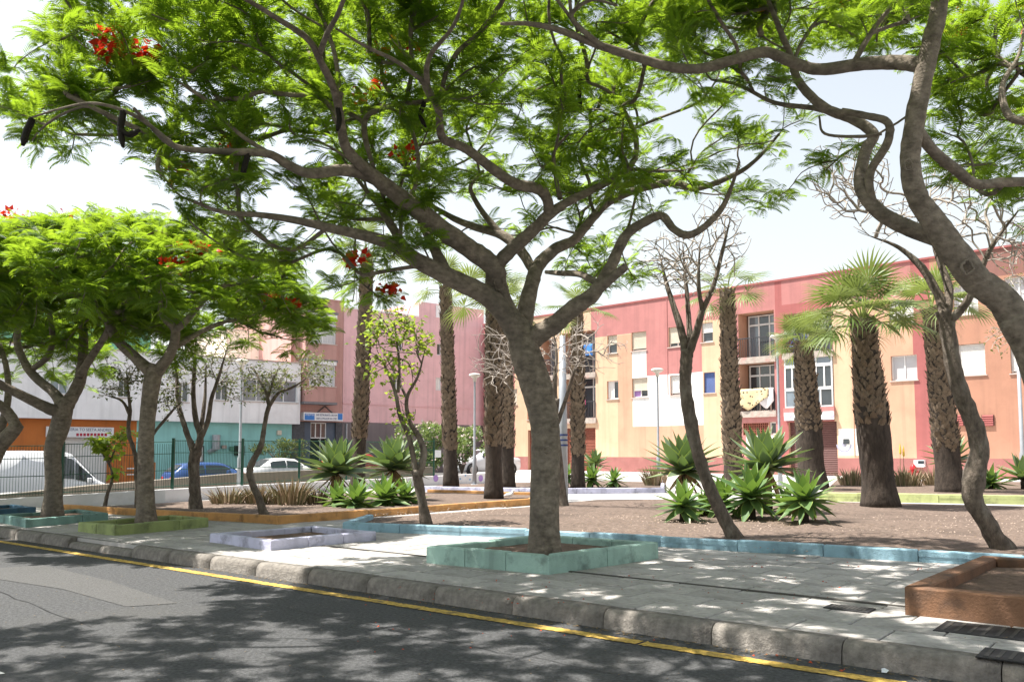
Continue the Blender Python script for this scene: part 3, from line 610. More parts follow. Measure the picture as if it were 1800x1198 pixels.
# laundry, bicycle and awning on the balconies
def cloth(name, r, d, m, label, cat, wav=.05, poly=None):
    nu, nv = 14, 10; vs = []; fs = []; u0, u1, v0, v1 = r
    for j in range(nv+1):
        for i in range(nu+1):
            fu, fv = i/nu, j/nv; drop = 1.0 if poly is None else poly(fu)
            z = v1-(v1-v0)*fv*drop; vs.append((u0+(u1-u0)*fu, d+wav*math.sin(fu*9+fv)*fv+(.02 if fv else 0), z))
    for j in range(nv):
        for i in range(nu): a = j*(nu+1)+i; fs.append((a, a+1, a+nu+2, a+nu+1))
    b = MB(RF.tf); b.smooth = True; b.add(vs, fs); o = b.build(name, m); sm = o.modifiers.new('thick', 'SOLIDIFY'); sm.thickness = .02; return tag(o, label, cat)
M['blanket'] = mat('cream_blanket', (.62, .50, .30), .95, .1, 4, .4, 20)
nt = M['blanket'].node_tree; vo = nt.nodes.new('ShaderNodeTexVoronoi'); vo.inputs['Scale'].default_value = 5.5; tcn = nt.nodes.new('ShaderNodeTexCoord'); nt.links.new(tcn.outputs['Object'], vo.inputs['Vector'])
mr = nt.nodes.new('ShaderNodeMapRange'); mr.inputs[1].default_value = .22; mr.inputs[2].default_value = .32; nt.links.new(vo.outputs['Distance'], mr.inputs[0]); mx = nt.nodes.new('ShaderNodeMix'); mx.data_type = 'RGBA'; mx.inputs[6].default_value = (.05, .04, .035, 1); mx.inputs[7].default_value = (.62, .50, .30, 1); nt.links.new(mr.outputs[0], mx.inputs[0]); nt.links.new(mx.outputs[2], nt.nodes['Principled BSDF'].inputs['Base Color'])
q = rr(1303, 683, 1354, 721); cloth('blanket', [q[0], q[1], q[2], q[3]], .15, M['blanket'], 'cream blanket with black pattern hung over a balcony rail', 'blanket', .05, lambda f: 1-.55*abs(f-.3)*1.6)
q = rr(1336, 682, 1362, 718); cloth('bed_sheet', q, .11, mat('pale_sheet', (.68, .64, .65), .9, .05), 'pale sheet hung beside the patterned blanket', 'laundry', .06, lambda f: .6+.4*math.sin(f*3.1))
q = rr(1014, 606, 1044, 626); cloth('awning', q, .12, M['signb'], 'bright blue cloth hung on the top balcony by the big trunk', 'cloth', .08)
q = rr(1020, 704, 1032, 711); cloth('towel', q, .13, mat('pink_towel', (.7, .10, .28), .9), 'small pink cloth on the balcony rail below the blue cloth', 'laundry', .03)
# bicycle on the balcony
bu, bv = RF.uv(1388, 606, -.2); bike = thing('bicycle', 'dark bicycle leaning inside the upper balcony above glazed balcony', 'bicycle', RF.tf((bu, -.2, B2t[2])))
for du in (0, 1.0):
    b = RF.mb(); b.tube([(bu+du+.33*math.cos(a), -.2, B2t[2]+.36+.33*math.sin(a)) for a in [2*math.pi*k/18 for k in range(19)]], .022, 5, False)
    for k in range(6): a = math.pi*k/6; b.tube([(bu+du+.32*math.cos(a), -.2, B2t[2]+.36+.32*math.sin(a)), (bu+du-.32*math.cos(a), -.2, B2t[2]+.36-.32*math.sin(a))], .004, 3, False)
    b.build('wheel', M['rail'], bike)
z = B2t[2]; b = RF.mb()
for p_, q_ in (((0, .36), (.3, .85)), ((.3, .85), (.85, .85)), ((.85, .85), (.45, .36)), ((.45, .36), (.3, .85)), ((0, .36), (.45, .36)), ((1.0, .36), (.85, .95))): b.tube([(bu+p_[0], -.2, z+p_[1]), (bu+q_[0], -.2, z+q_[1])], .02, 6)
b.build('frame', M['shutb'], bike); b = RF.mb(); b.box(bu+.2, bu+.42, -.26, -.14, z+.88, z+.95); b.build('saddle', M['rail'], bike); b = RF.mb(); b.tube([(bu+.85, -.45, z+1.0), (bu+.85, .05, z+1.0)], .018, 6); b.build('handlebar', M['rail'], bike)
# white raised footway before the flats
b = RF.mb(); b.box(U0, U1, .006, 2.2, .0, .23, .02); tag(b.build('footway', mat('white_footway', (.6, .59, .57), .9, .08, 2)), kind='structure')
# hydrant
hp = Vector(RF.tf((RF.uv(1605, 815, 2.5)[0], 2.5, .15))); hyd = thing('fire_hydrant', 'small red fire hydrant at the foot of the flats', 'hydrant', hp); Mr = mat('hydrant_red', (.45, .025, .03), .4, .1)
b = MB(); b.smooth = True; b.lathe(hp, [(.16, -.1), (.16, .06), (.1, .08), (.1, .45), (.14, .47), (.14, .52), (.12, .6), (.07, .68), (.03, .72)], 14); b.build('body', Mr, hyd)
for a in (0, 2.1, 4.2): b = MB(); b.tube([hp+Vector((0, 0, .38)), hp+Vector((.2*math.cos(a), .2*math.sin(a), .38))], .055, 8); b.build('nozzle', Mr, hyd)
# ------------------------------------------------------------------ buildings along the side street
SF = Fac(SOF, SD, SN); sr = SF.rect
su = lambda px, d=0: SF.uv(px, 700, d)[0]
def sz(px, py, d=0): return SF.uv(px, py, d)[1]
# white over orange and teal
wb = thing('workshop_building', 'low white building over an orange and a teal ground floor', 'building', SF.tf((su(260), 0, -.5)))
uL, uR, uM = su(-420), su(514), su(242); zw0, zw1 = 3.0, sz(470, 635, .5)
H_door = sr(107, 768, 190, 850); H_door[2] = -1.4
wallgrid(SF, [uL, uR, -1.6, zw0], [([uL, uM, -1.6, zw0], 'p_orange'), ([uM, uR, -1.6, zw0], 'p_teal')], [H_door], wb, revmat='p_orange')
b = SF.mb(); n = 36
for i in range(n): a_ = H_door[0]+(H_door[1]-H_door[0])*i/n; c_ = H_door[0]+(H_door[1]-H_door[0])*(i+1)/n; b.add([(a_, -.2, H_door[2]), ((a_+c_)/2, -.17, H_door[2]), (c_, -.2, H_door[2]), (a_, -.2, H_door[3]), ((a_+c_)/2, -.17, H_door[3]), (c_, -.2, H_door[3])], [(0, 1, 4, 3), (1, 2, 5, 4)])
b.build('sheet_door', M['shutw'], wb)
up = su(528, .5)
Ws = [sr(427, 668, 523, 706, .5), sr(310, 672, 332, 706, .5), sr(379, 676, 401, 703, .5), sr(208, 668, 228, 698, .5), sr(88, 661, 120, 692, .5), sr(-40, 655, 0, 688, .5)]
wallgrid(SF, [uL, up, zw0, zw1], [([uL, up, zw0, zw1], 'p_offwhite')], Ws, wb, d=.5, revmat='p_offwhite')
for i, r_ in enumerate(Ws): window(SF, r_, wb, d=.5, rec=.1, cols=4 if i == 0 else 2, glass='glassb' if i in (0, 4) else 'glass', fw=.05)
b = SF.mb(); b.box(uL, up, .0, .498, zw0+.001, zw0+.05); b.build('soffit', M['p_offwhite'], wb); b = SF.mb(); b.box(up-.02, up-.001, -6, .498, zw0, zw1-.003); b.build('side_wall', M['p_offwhite'], wb)
b = SF.mb(); b.box(uL, up, -.3, .54, zw1, zw1+.07); b.build('coping', M['conc'], wb); b = SF.mb(); b.box(uL, uR-.02, -8, -.35, -1.6, zw1-.1); b.build('rear_volume', M['p_offwhite'], wb)
r_ = sr(337, 783, 358, 812); window(SF, r_, wb, d=.19, rec=.14, cols=1, frame='rail', glass='shutw', sill=False)
b = SF.mb(); c_ = SF.uv(380, 775, .3); b.tube([(c_[0], .3, c_[1]-.45), (c_[0], .3, c_[1]+.35)], .22, 12); b.tube([(c_[0], .3, c_[1]-.4), (c_[0]-.3, .02, c_[1]-.6)], .13, 8); b.build('flue', M['metal'], wb)
for x0, y0, x1, y1, m in ((389, 782, 397, 788, 'conc'), (403, 784, 410, 792, 'p_green'), (411, 783, 428, 800, 'dark'), (486, 756, 493, 764, 'shutter')):
    r_ = sr(x0, y0, x1, y1); b = SF.mb(); b.box(r_[0], r_[1], .003, .16, r_[2], r_[3]); b.build('wall_box', M[m], wb)
r_ = sr(81, 750, 200, 768, .1); b = SF.mb(); b.box(r_[0], r_[1], .01, .12, r_[2], r_[3]); sg = tag(b.build('shop_sign', M['signw']), 'long white sign with dark and red lettering on the orange wall', 'sign')
lettering(SF, 'CRISTALERIA TO SEETA ANDRES', 97, 757, 196, 752, .121, M['ink'], sg); RI = mat('red_ink', (.4, .03, .06), .6)
for k in range(9): q_ = sr(134+6.2*k, 761, 138.5+6.2*k, 766, .12); b = SF.mb(); b.box(q_[0], q_[1], .1205, .125, q_[2], q_[3]); b.build('worn_letter', RI, sg)
for x0, x1 in ((216, 222), (266, 272)): r_ = sr(x0, 812, x1, 850, 1.5); b = SF.mb(); b.box(r_[0], r_[1], 1.2, 1.6, -1.4, r_[3]); b.build('pier', M['p_orange'], wb)
r_ = sr(222, 822, 266, 850, 1.5); b = SF.mb(); b.box(r_[0], r_[1], 1.3, 1.5, -1.4, r_[3]-.5); b.build('low_panel', M['p_orange'], wb)
for k in range(2): b = SF.mb(); b.box(r_[0], r_[1], 1.38, 1.43, r_[3]-.35+.3*k, r_[3]-.29+.3*k); b.build('rail', M['wframe'], wb)
# upper houses behind
cb = thing('cream_house', 'cream upper house set back behind the white building', 'building', SF.tf((su(470, -5), -5, 0)))
b = SF.mb(); b.box(su(395, -5), su(540, -5), -12, -5, 0, sz(470, 588, -5)); b.build('wall', M['p_cream'], cb); b = SF.mb(); b.box(su(394, -5), su(541, -5), -12.1, -4.9, sz(470, 588, -5), sz(470, 588, -5)+.15); b.build('parapet', M['p_cream'], cb)
b = SF.mb(); r_ = sr(455, 606, 475, 622, -5); window(SF, r_, cb, d=-4.86, rec=.1, sill=False)
gb = thing('green_house', 'green painted house glimpsed through the trees at the left', 'building', SF.tf((su(160, -7), -7, 0)))
b = SF.mb(); b.box(su(-60, -7), su(262, -7), -14, -7, 0, sz(200, 560, -7)); b.build('wall', M['p_green'], gb); b = SF.mb(); b.box(su(-61, -7), su(263, -7), -14.1, -6.9, sz(200, 560, -7), sz(200, 560, -7)+.15); b.build('parapet', M['p_cream'], gb)
# corner house with bay windows
cn = thing('corner_house', 'brownish pink house with stacked bay windows above a bar door', 'building', SF.tf((su(560), 0, 0)))
uA, uB = su(514)+.02, su(602); zc = sz(560, 526); zg = sz(560, 741)
Hd = sr(535, 742, 590, 815); Hd[2] = -.3
wallgrid(SF, [uA, uB, -1.2, zc], [([uA, uB, -1.2, zc], 'p_mauve'), ([uA, uB, -1.2, zg], 'p_tile')], [Hd], cn, revmat='p_tile')
b = SF.mb(); b.box(uA, uB-.02, -9, -.35, -1.2, zc-.1); b.build('rear_volume', M['p_mauve'], cn); b = SF.mb(); b.box(uA-.04, uB, -.35, .04, zc, zc+.1); b.build('coping', M['p_mauve'], cn)
for (x0, x1, m, dd) in ((535, 547, 'p_tile', -.1), (575, 590, 'p_tile', -.12)): r_ = sr(x0, 742, x1, 815); b = SF.mb(); b.box(r_[0], r_[1], dd-.08, dd, -.3, r_[3]); b.build('door_leaf', mat('slate_blue_door', (.09, .115, .16), .5, .1), cn)
r_ = sr(547, 742, 575, 815); b = SF.mb(); b.quad((r_[0], -.26, -.3), (r_[1], -.26, -.3), (r_[1], -.26, r_[3]), (r_[0], -.26, r_[3])); b.build('doorway', M['dark'], cn)
window(SF, [r_[0], r_[1], r_[3]-.95, r_[3]], cn, rec=.16, cols=3, sill=False); b = SF.mb(); b.box(r_[0]+(r_[1]-r_[0])*.6, r_[0]+(r_[1]-r_[0])*.66, -.2, -.15, -.3, r_[3]-.95); b.build('door_frame', M['metal'], cn)
BD = .75; ba, bb_ = su(536, BD), su(590, BD)
bay0, bay1 = sz(560, 706, BD), sz(560, 550, BD)
V1 = sr(547, 557, 578, 603, BD); V2 = sr(547, 640, 578, 678, BD)
for v_ in (V1, V2): v_[0], v_[1] = ba+.25, bb_-.02
wallgrid(SF, [ba, bb_, bay0, bay1], [([ba, bb_, bay0, bay1], 'p_mauve')], [V1, V2], cn, d=BD, revmat='p_mauve')
for v_ in (V1, V2):
    window(SF, v_, cn, d=BD, rec=.1, cols=2, glass='curtain'); b = SF.mb(); b.box(v_[0]-.02, v_[1]+.02, BD-.05, BD+.06, v_[3]-.02, v_[3]+.2); b.build('blind_box', M['wframe'], cn)
    b = SF.mb(); b.quad((bb_+.028, BD-.05, v_[2]), (bb_+.028, .12, v_[2]), (bb_+.028, .12, v_[3]), (bb_+.028, BD-.05, v_[3])); b.build('side_pane', M['curtain'], cn)
b = SF.mb(); b.box(bb_-.001, bb_+.02, .0, BD-.002, bay0, bay1); b.box(ba-.02, ba, .0, BD-.002, bay0, bay1); b.build('bay_side', M['p_mauve'], cn)
for za in (bay0-.14, sz(560, 635, BD), bay1): b = SF.mb(); b.box(ba-.08, bb_+.09, .004, BD+.05, za, za+.14); b.build('grey_band', mat('grey_band', (.20, .19, .20), .9), cn)
r_ = sr(534, 725, 603, 739, .45); b = SF.mb(); b.box(r_[0], r_[1], .02, .45, r_[2], r_[3]); sg = tag(b.build('bar_sign', M['signw']), 'white and blue light box sign above the bar door', 'sign')
for x0, x1 in ((535.5, 553), (594, 602)): q_ = sr(x0, 726.5, x1, 737.5, .451); b = SF.mb(); b.box(q_[0], q_[1], .4505, .456, q_[2], q_[3]); b.build('blue_panel', M['signb'], sg)
lettering(SF, 'PEPSI', 537, 730, 551.5, 727, .457, M['signw'], sg); lettering(SF, 'BAR RESTAURANTE A.RUHAM', 556, 731, 592.5, 727.3, .452, M['ink'], sg); lettering(SF, 'SABOR LO PELUQUIN SAN LETERO', 556, 736.8, 592.5, 733, .452, M['ink'], sg)
b = SF.mb(); mu, mv = SF.uv(571, 718, .03)
for dx in (-1, 1): b.tube([(mu+dx*.55, .05, mv-.28), (mu, .05, mv+.15)], .035, 5)
b.build('gable_strip', M['p_tile'], cn)
# pink flank wall
pk = thing('pink_building', 'long pink rendered building with a dark grey base', 'building', SF.tf((su(720), 0, 0)))
pa, pb = su(602)+.02, su(850); zp = sz(602, 541); zpb = sz(602, 741)
Wp = [sr(697, 596, 708, 615), sr(768, 603, 776, 624), sr(766, 663, 776, 686), sr(641, 654, 649, 669), sr(690, 655, 706, 685)]
Wq = sr(766, 542, 778, 560)
wallgrid(SF, [pa, pb, -1, zp], [([pa, pb, -1, zp], 'p_pink'), ([pa, pb, -1, zpb], 'p_greybase')], Wp, pk, revmat='p_pink')
for i, r_ in enumerate(Wp): window(SF, r_, pk, rec=.1, cols=1 if i in (1, 3) else 2, glass='glass' if i != 2 else 'shutw', sill=False)
b = SF.mb(); b.box(pa, pb, -10, -.35, -1, zp-.1); b.build('rear_volume', M['p_pink'], pk); b = SF.mb(); b.box(pa, su(735), -.35, .05, zp, zp+.1); b.build('coping', M['p_offwhite'], pk)
b = SF.mb(); b.box(su(735), pb, -6, -.002, zp+.002, zp+1.05); pent = b.build('roof_storey', M['p_pink'], pk); Wq[3] = min(Wq[3], zp+.95); b = SF.mb(); b.box(Wq[0], Wq[1], .0, .05, zp+.12, zp+.95); b.build('roof_panel', M['p_offwhite'], pent)
b = SF.mb(); b.box(pa, pb, .0, .05, sz(602, 709), sz(602, 709)+.06); b.build('ledge', M['p_pink'], pk)
b = SF.mb(); b.tube([(pa+.25, .08, -.5), (pa+.25, .08, zpb-.1)], .06, 8); b.build('drainpipe', M['metal'], pk)
for px, h_ in ((598, 2.2), (624, 3.0)): b = SF.mb(); u_ = su(px, -2); b.tube([(u_, -2, zp-.2), (u_, -2, zp+h_)], .025, 6); tag(b.build('roof_pole', M['metal']), 'thin metal aerial pole on the roof, %s one' % ('shorter' if h_ < 2.5 else 'taller'), 'aerial')
# ================================================================== vegetation
def inpoly(x, y, P):
    c = False; n = len(P)
    for i in range(n):
        x0, y0 = P[i]; x1, y1 = P[(i+1) % n]
        if (y0 > y) != (y1 > y) and x < (x1-x0)*(y-y0)/(y1-y0)+x0: c = not c
    return c
def leaf_template(droop, n=12, L=.30):
    """one feathery twice-pinnate leaf: thin rachis and paired pinnae"""
    V = []; Fq = []
    def at(t): return np.array([L*t*(1-.12*droop*t), 0, .06*math.sin(t*2.2)-droop*.16*t*t])
    for i in range(n):
        t = .16+.84*i/(n-1); c = at(t); ln = .088*math.sin(math.pi*(.18+.72*t))+.02
        for s in (-1, 1):
            d = np.array([.45+.35*t, s*.85, -.10-.35*droop*random.random()]); d /= np.linalg.norm(d); wv = np.array([.85, -s*.45, 0]); wv /= np.linalg.norm(wv); hw = .0092
            b = len(V); V += [c, c+d*ln*.35+wv*hw, c+d*ln-np.array([0, 0, .012]), c+d*ln*.35-wv*hw]; Fq.append((b, b+1, b+2, b+3))
    a, m_, e = at(0), at(.5), at(1); b = len(V); V += [a+np.array([0, .003, 0]), a-np.array([0, .003, 0]), m_-np.array([0, .002, 0]), m_+np.array([0, .002, 0])]; Fq.append((b, b+1, b+2, b+3))
    return np.array(V, np.float32), np.array(Fq, np.int32)
FEATHER = [leaf_template(d) for d in (.0, .2, .45, .75)]
def blade_template(L, W, fold=.2, curl=.2):
    V = np.array([(0, 0, 0), (L*.35, W/2, fold*W), (L, 0, -curl*L), (L*.35, -W/2, fold*W), (L*.45, 0, 0)], np.float32)
    return V, np.array([(0, 1, 4), (1, 2, 4), (2, 3, 4), (3, 0, 4)], np.int32)
BROAD = [blade_template(.10, .085), blade_template(.085, .07, .1, .4)]
SMALLB = [blade_template(.07, .045), blade_template(.06, .035, .3, .4)]
def frames(dirs, roll):
    d = dirs/np.linalg.norm(dirs, axis=1)[:, None]; up = np.tile([0, 0, 1.0], (len(d), 1)); up[np.abs(d[:, 2]) > .95] = (0, 1, 0)
    y = np.cross(up, d); y /= np.linalg.norm(y, axis=1)[:, None]; z = np.cross(d, y); c, s = np.cos(roll)[:, None], np.sin(roll)[:, None]
    return np.stack([d, y*c+z*s, -y*s+z*c], axis=2)
def leaves_mesh(name, m, pos, dirs, scale, templates, rollsd=.35):
    pos, dirs, scale = np.asarray(pos, np.float32), np.asarray(dirs, np.float32), np.asarray(scale, np.float32); n = len(pos)
    R_ = frames(dirs, RNG.normal(0, rollsd, n)); ti = RNG.integers(0, len(templates), n); Vs = []; Fs = []; At = []; base = 0
    for k, (V, Fq) in enumerate(templates):
        I = np.where(ti == k)[0]
        if not len(I): continue
        X = np.einsum('nij,vj->nvi', R_[I], V)*scale[I][:, None, None]+pos[I][:, None, :]
        Vs.append(X.reshape(-1, 3)); Fs.append((Fq[None]+(np.arange(len(I))*len(V))[:, None, None]+base).reshape(-1, Fq.shape[1])); At.append(np.repeat(RNG.random(len(I)), len(V))); base += len(I)*len(V)
    return np_mesh(name, np.concatenate(Vs), np.concatenate(Fs), m, False, np.concatenate(At))
class Tree:
    def __init__(s, name, label, base, cat='tree', group=None, bark='bark'):
        s.root = thing(name, label, cat, base, group); s.base = Vector(base); s.nodes = []; s.rad = []; s.tan = []; s.wood = MB(); s.wood.smooth = True; s.twig = MB(); s.twig.smooth = True; s.tips = []; s.bark = bark
    def limb(s, pts, rad, sides=12, n=6, grow=.45, lump=.06, flare=False):
        P, rr_ = catmull(pts, n, rad); ph = random.random()*6; L = []
        for i, r in enumerate(rr_):
            k1, k2 = random.uniform(-lump, lump), random.uniform(-lump, lump)
            fl = (max(0, 1-i/ (n*.55)) if flare else 0)
            L.append((lambda r, k1, k2, fl: (lambda a, i: r*(1+k1*math.cos(2*a+ph)+k2*math.cos(3*a)+fl*(.16+.14*math.cos(5*a+ph)))))(r, k1, k2, fl))
        s.wood.tube(P, L, sides)
        for i in range(len(P)):
            if i/len(P) >= grow: s.nodes.append(P[i]); s.rad.append(rr_[i]); s.tan.append((P[min(i+1, len(P)-1)]-P[max(0, i-1)]).normalized())
        return P, rr_
    def grow(s, targets, wig=.18, rt=.0062, pw=.46, sides=6, up=.2, rmax=.09):
        """join every target to the nearest wood with a bent twig, then thicken each twig by what it carries"""
        T = [Vector(t) for t in targets]; n0 = len(s.nodes); cap = n0+len(T)*8; arr = np.full((cap, 3), 1e6); arr[:n0] = [tuple(p) for p in s.nodes]; tn = np.zeros((cap, 3)); tn[:n0] = [tuple(t) for t in s.tan]
        T.sort(key=lambda t: float(np.min(np.linalg.norm(arr[:n0]-np.array(tuple(t)), axis=1))))
        par = [-1]*n0; load = [0]*n0; pos = [Vector(p) for p in s.nodes]; cnt = n0; paths = []
        for t in T:
            d = np.array(tuple(t))-arr[:cnt]; L_ = np.linalg.norm(d, axis=1)+1e-6; cs = np.einsum('ij,ij->i', d, tn[:cnt])/L_; j = int(np.argmin(L_*(2.5-1.5*cs))); fw = max(.06, .36*float(cs[j]))
            a = pos[j]; dist = (t-a).length
            if dist < .06: continue
            ta = Vector(tn[j]); g = lambda: Vector((random.gauss(0, wig), random.gauss(0, wig), random.gauss(0, wig*.8)))*dist*.5
            c1 = a+ta*dist*fw+g(); c2 = a.lerp(t, .68)+g()-Vector((0, 0, up*.15*dist)); k = 6 if dist > .35 else 4; ids = [j]; pr = j
            for i in range(1, k+1):
                x = i/k; p = a*(1-x)**3+c1*3*x*(1-x)**2+c2*3*x*x*(1-x)+t*x**3
                if i > 1: arr[cnt] = tuple(p); tn[cnt] = tuple((p-pos[pr]).normalized())
                pos.append(p); par.append(pr); load.append(1 if i == k else 0); ids.append(cnt); pr = cnt; cnt += 1
            paths.append(ids); s.tips.append(([pos[q] for q in ids[max(1, k-2):]], (pos[ids[-1]]-pos[ids[-2]]).normalized()))
        for i in range(cnt-1, n0-1, -1):
            if par[i] >= n0: load[par[i]] += load[i]
        for ids in paths:
            rr_ = [min(rmax, rt*load[q]**pw) for q in ids[1:]]; r0 = rr_[0]*1.1
            if ids[0] < n0: r0 = min(r0, s.rad[ids[0]]*.8); rr_ = [min(r, s.rad[ids[0]]*.8) for r in rr_]
            s.twig.tube([pos[q] for q in ids], [r0]+rr_, sides if r0 > .02 else (5 if r0 > .011 else 4), False)
    def leaves(s, per, templates, m, scale=(.8, 1.2), flat=.25, spread=1.0, keep=1.0, name='crown', rollsd=.4, drop=0.0, rnd=.05):
        pos = []; dr = []; sc = []
        for P, t in s.tips:
            if random.random() > keep: continue
            for k in range(per):
                p = P[random.randrange(len(P))]; a = random.random()*6.283; v = Vector((math.cos(a), math.sin(a), random.gauss(flat, .2)-drop))*spread+t*.6
                pos.append((p.x+random.gauss(0, rnd), p.y+random.gauss(0, rnd), p.z+random.gauss(0, rnd))); dr.append(tuple(v)); sc.append(random.uniform(*scale))
        o = link(name, leaves_mesh(name, m, pos, dr, sc, templates, rollsd), s.root); o.location = -s.base; return o
    def finish(s, twigmat=None):
        s.wood.build('trunk', M[s.bark], s.root)
        if s.twig.v: s.twig.build('branches', M[twigmat or s.bark], s.root)
    def blossoms(s, centers, n=26, r=.12, lift=.11):
        pos = []; dr = []; sc = []
        for c in centers:
            c = min((q[0][-1] for q in s.tips), key=lambda p: (p-Vector(c)).length_squared)+Vector((0, -.14, lift))
            for _ in range(n):
                v = Vector((random.gauss(0, 1), random.gauss(0, 1), random.gauss(0, .6))); pos.append(tuple(Vector(c)+v*r*.6)); dr.append((random.gauss(0, 1), random.gauss(0, 1), random.gauss(.3, .6))); sc.append(random.uniform(.65, 1.15))
        o = link('blossoms', leaves_mesh('blossoms', M['petal'], pos, dr, sc, BROAD, 1.5), s.root); o.location = -s.base
def pod(tree, pts, r=.027):
    top = min(tree.nodes, key=lambda q: (q-pts[0]).length_squared); sh = top-pts[0]+Vector((0, 0, -.03)); P = catmull([top]+[p+sh for p in pts], 5); n = len(P); b = MB(); b.smooth = True
    rr_ = [r*min(1, .25+2.2*math.sin(math.pi*min(.97, max(.04, i/(n-1))))) for i in range(n)]
    b.tube(P, [(lambda q: (lambda a, i: q*(1 if abs(math.cos(a)) > .6 else .55)))(q) for q in rr_], 8); b.build('seed_pod', M['pod'], tree.root)
def D(seq): return [dep(*p) for p in seq]
def pxr(w, Y): return w*.5*Y/F
# ------------------------------------------------------------------ big central flame tree
cp = gnd(957, 974, .25); Yc = cp.y
tc = Tree('flame_tree', 'big flame tree with a leaning grey trunk in the teal planter', (cp.x, cp.y, .2), group='flame trees')
T0 = [(957, 990, Yc), (957, 900, Yc), (959, 800, Yc), (957, 740, Yc), (943, 680, Yc-.05), (925, 625, Yc-.1), (915, 585, Yc-.1), (905, 555, Yc-.15)]
tc.limb(D(T0), [pxr(w_, Yc) for w_ in (58, 52, 50, 52, 55, 55, 46, 28)], 20, 6, 2, .02, True)
LS = .77
def L(tree, seq, ws, grow=.4, sides=12):
    pts = D(seq); tree.limb(pts, [LS*pxr(w_, p[2]) for w_, p in zip(ws, seq)], sides, 6, grow)
L(tc, [(922, 610, Yc-.1), (895, 560, Yc-.2), (855, 520, Yc-.35), (800, 492, Yc-.5), (740, 462, Yc-.7), (690, 430, Yc-.9), (640, 414, Yc-1.1), (585, 402, Yc-1.3), (525, 388, Yc-1.5), (460, 378, Yc-1.7), (390, 372, Yc-1.9), (330, 350, Yc-2.1)], (52, 50, 46, 44, 38, 32, 26, 22, 18, 14, 10, 7), .3)
L(tc, [(745, 470, Yc-.65), (715, 440, Yc-.5), (690, 400, Yc-.4), (665, 360, Yc-.4), (640, 330, Yc-.4), (610, 290, Yc-.3)], (26, 24, 20, 14, 10, 7), .3)
L(tc, [(790, 490, Yc-.5), (770, 450, Yc-.4), (750, 410, Yc-.3), (735, 380, Yc-.2)], (28, 26, 20, 14), .6)
L(tc, [(920, 600, Yc-.1), (890, 550, Yc-.1), (873, 505, Yc-.2), (868, 470, Yc-.35), (830, 440, Yc-.5), (780, 405, Yc-.75), (725, 362, Yc-1.0), (685, 332, Yc-1.2), (650, 308, Yc-1.35), (600, 299, Yc-1.6), (548, 305, Yc-1.8), (510, 292, Yc-1.9), (470, 270, Yc-2.1), (395, 266, Yc-2.3), (310, 258, Yc-2.5), (265, 222, Yc-2.6), (235, 190, Yc-2.8)], (56, 54, 50, 48, 46, 44, 42, 38, 34, 27, 24, 22, 19, 16, 13, 10, 7), .4, 14)
L(tc, [(310, 258, Yc-2.5), (240, 205, Yc-2.7), (170, 182, Yc-2.9), (110, 190, Yc-2.9), (55, 207, Yc-2.9)], (10, 9, 7, 5, 4), .2)
L(tc, [(680, 330, Yc-1.2), (640, 295, Yc-1.5), (610, 262, Yc-1.7), (600, 225, Yc-1.9), (590, 165, Yc-2.2), (562, 105, Yc-2.6), (540, 68, Yc-2.8), (480, 28, Yc-3.1), (400, -20, Yc-3.4), (300, -70, Yc-3.7)], (32, 28, 24, 22, 19, 17, 15, 12, 10, 7), .3)
L(tc, [(560, 100, Yc-2.6), (575, 60, Yc-2.9), (600, 10, Yc-3.3), (620, -80, Yc-3.9), (600, -190, Yc-4.6)], (14, 13, 11, 9, 6), .2)
L(tc, [(865, 478, Yc-.3), (892, 446, Yc-.4), (934, 408, Yc-.45), (963, 379, Yc-.5), (1000, 354, Yc-.5), (1050, 329, Yc-.4), (1098, 302, Yc-.3), (1118, 270, Yc-.3), (1112, 225, Yc-.4), (1075, 165, Yc-.7), (1020, 140, Yc-.9)], (34, 32, 29, 27, 20, 17, 15, 13, 12, 9, 7), .4)
L(tc, [(965, 378, Yc-.5), (962, 352, Yc-.6), (948, 333, Yc-.75), (905, 322, Yc-1.0), (868, 298, Yc-1.2), (820, 262, Yc-1.5), (778, 242, Yc-1.7), (771, 195, Yc-2.0), (752, 150, Yc-2.3), (755, 100, Yc-2.6), (800, 40, Yc-3.0), (830, -60, Yc-3.6)], (25, 25, 27, 25, 24, 22, 20, 17, 15, 12, 9, 6), .3)
L(tc, [(752, 150, Yc-2.3), (700, 110, Yc-2.5), (640, 80, Yc-2.8), (590, 50, Yc-3.0)], (12, 10, 8, 5), .2)
L(tc, [(690, 395, Yc-.8), (640, 230, Yc-1.2), (675, 190, Yc-1.4), (745, 178, Yc-1.7)], (6, 14, 12, 10), .3)
L(tc, [(918, 590, Yc), (925, 540, Yc), (936, 495, Yc+.1), (946, 467, Yc+.2), (976, 438, Yc+.3), (1009, 421, Yc+.4), (1042, 383, Yc+.4), (1072, 354, Yc+.3), (1122, 333, Yc+.2), (1184, 321, Yc+.1), (1226, 331, Yc), (1289, 308, Yc-.2), (1330, 280, Yc-.3), (1370, 235, Yc-.5)], (44, 40, 34, 32, 27, 23, 21, 19, 17, 16, 14, 12, 9, 6), .35)
L(tc, [(1060, 365, Yc+.3), (1075, 330, Yc+.1), (1105, 300, Yc-.1), (1150, 300, Yc-.3), (1200, 300, Yc-.5)], (12, 12, 10, 8, 5), .2)
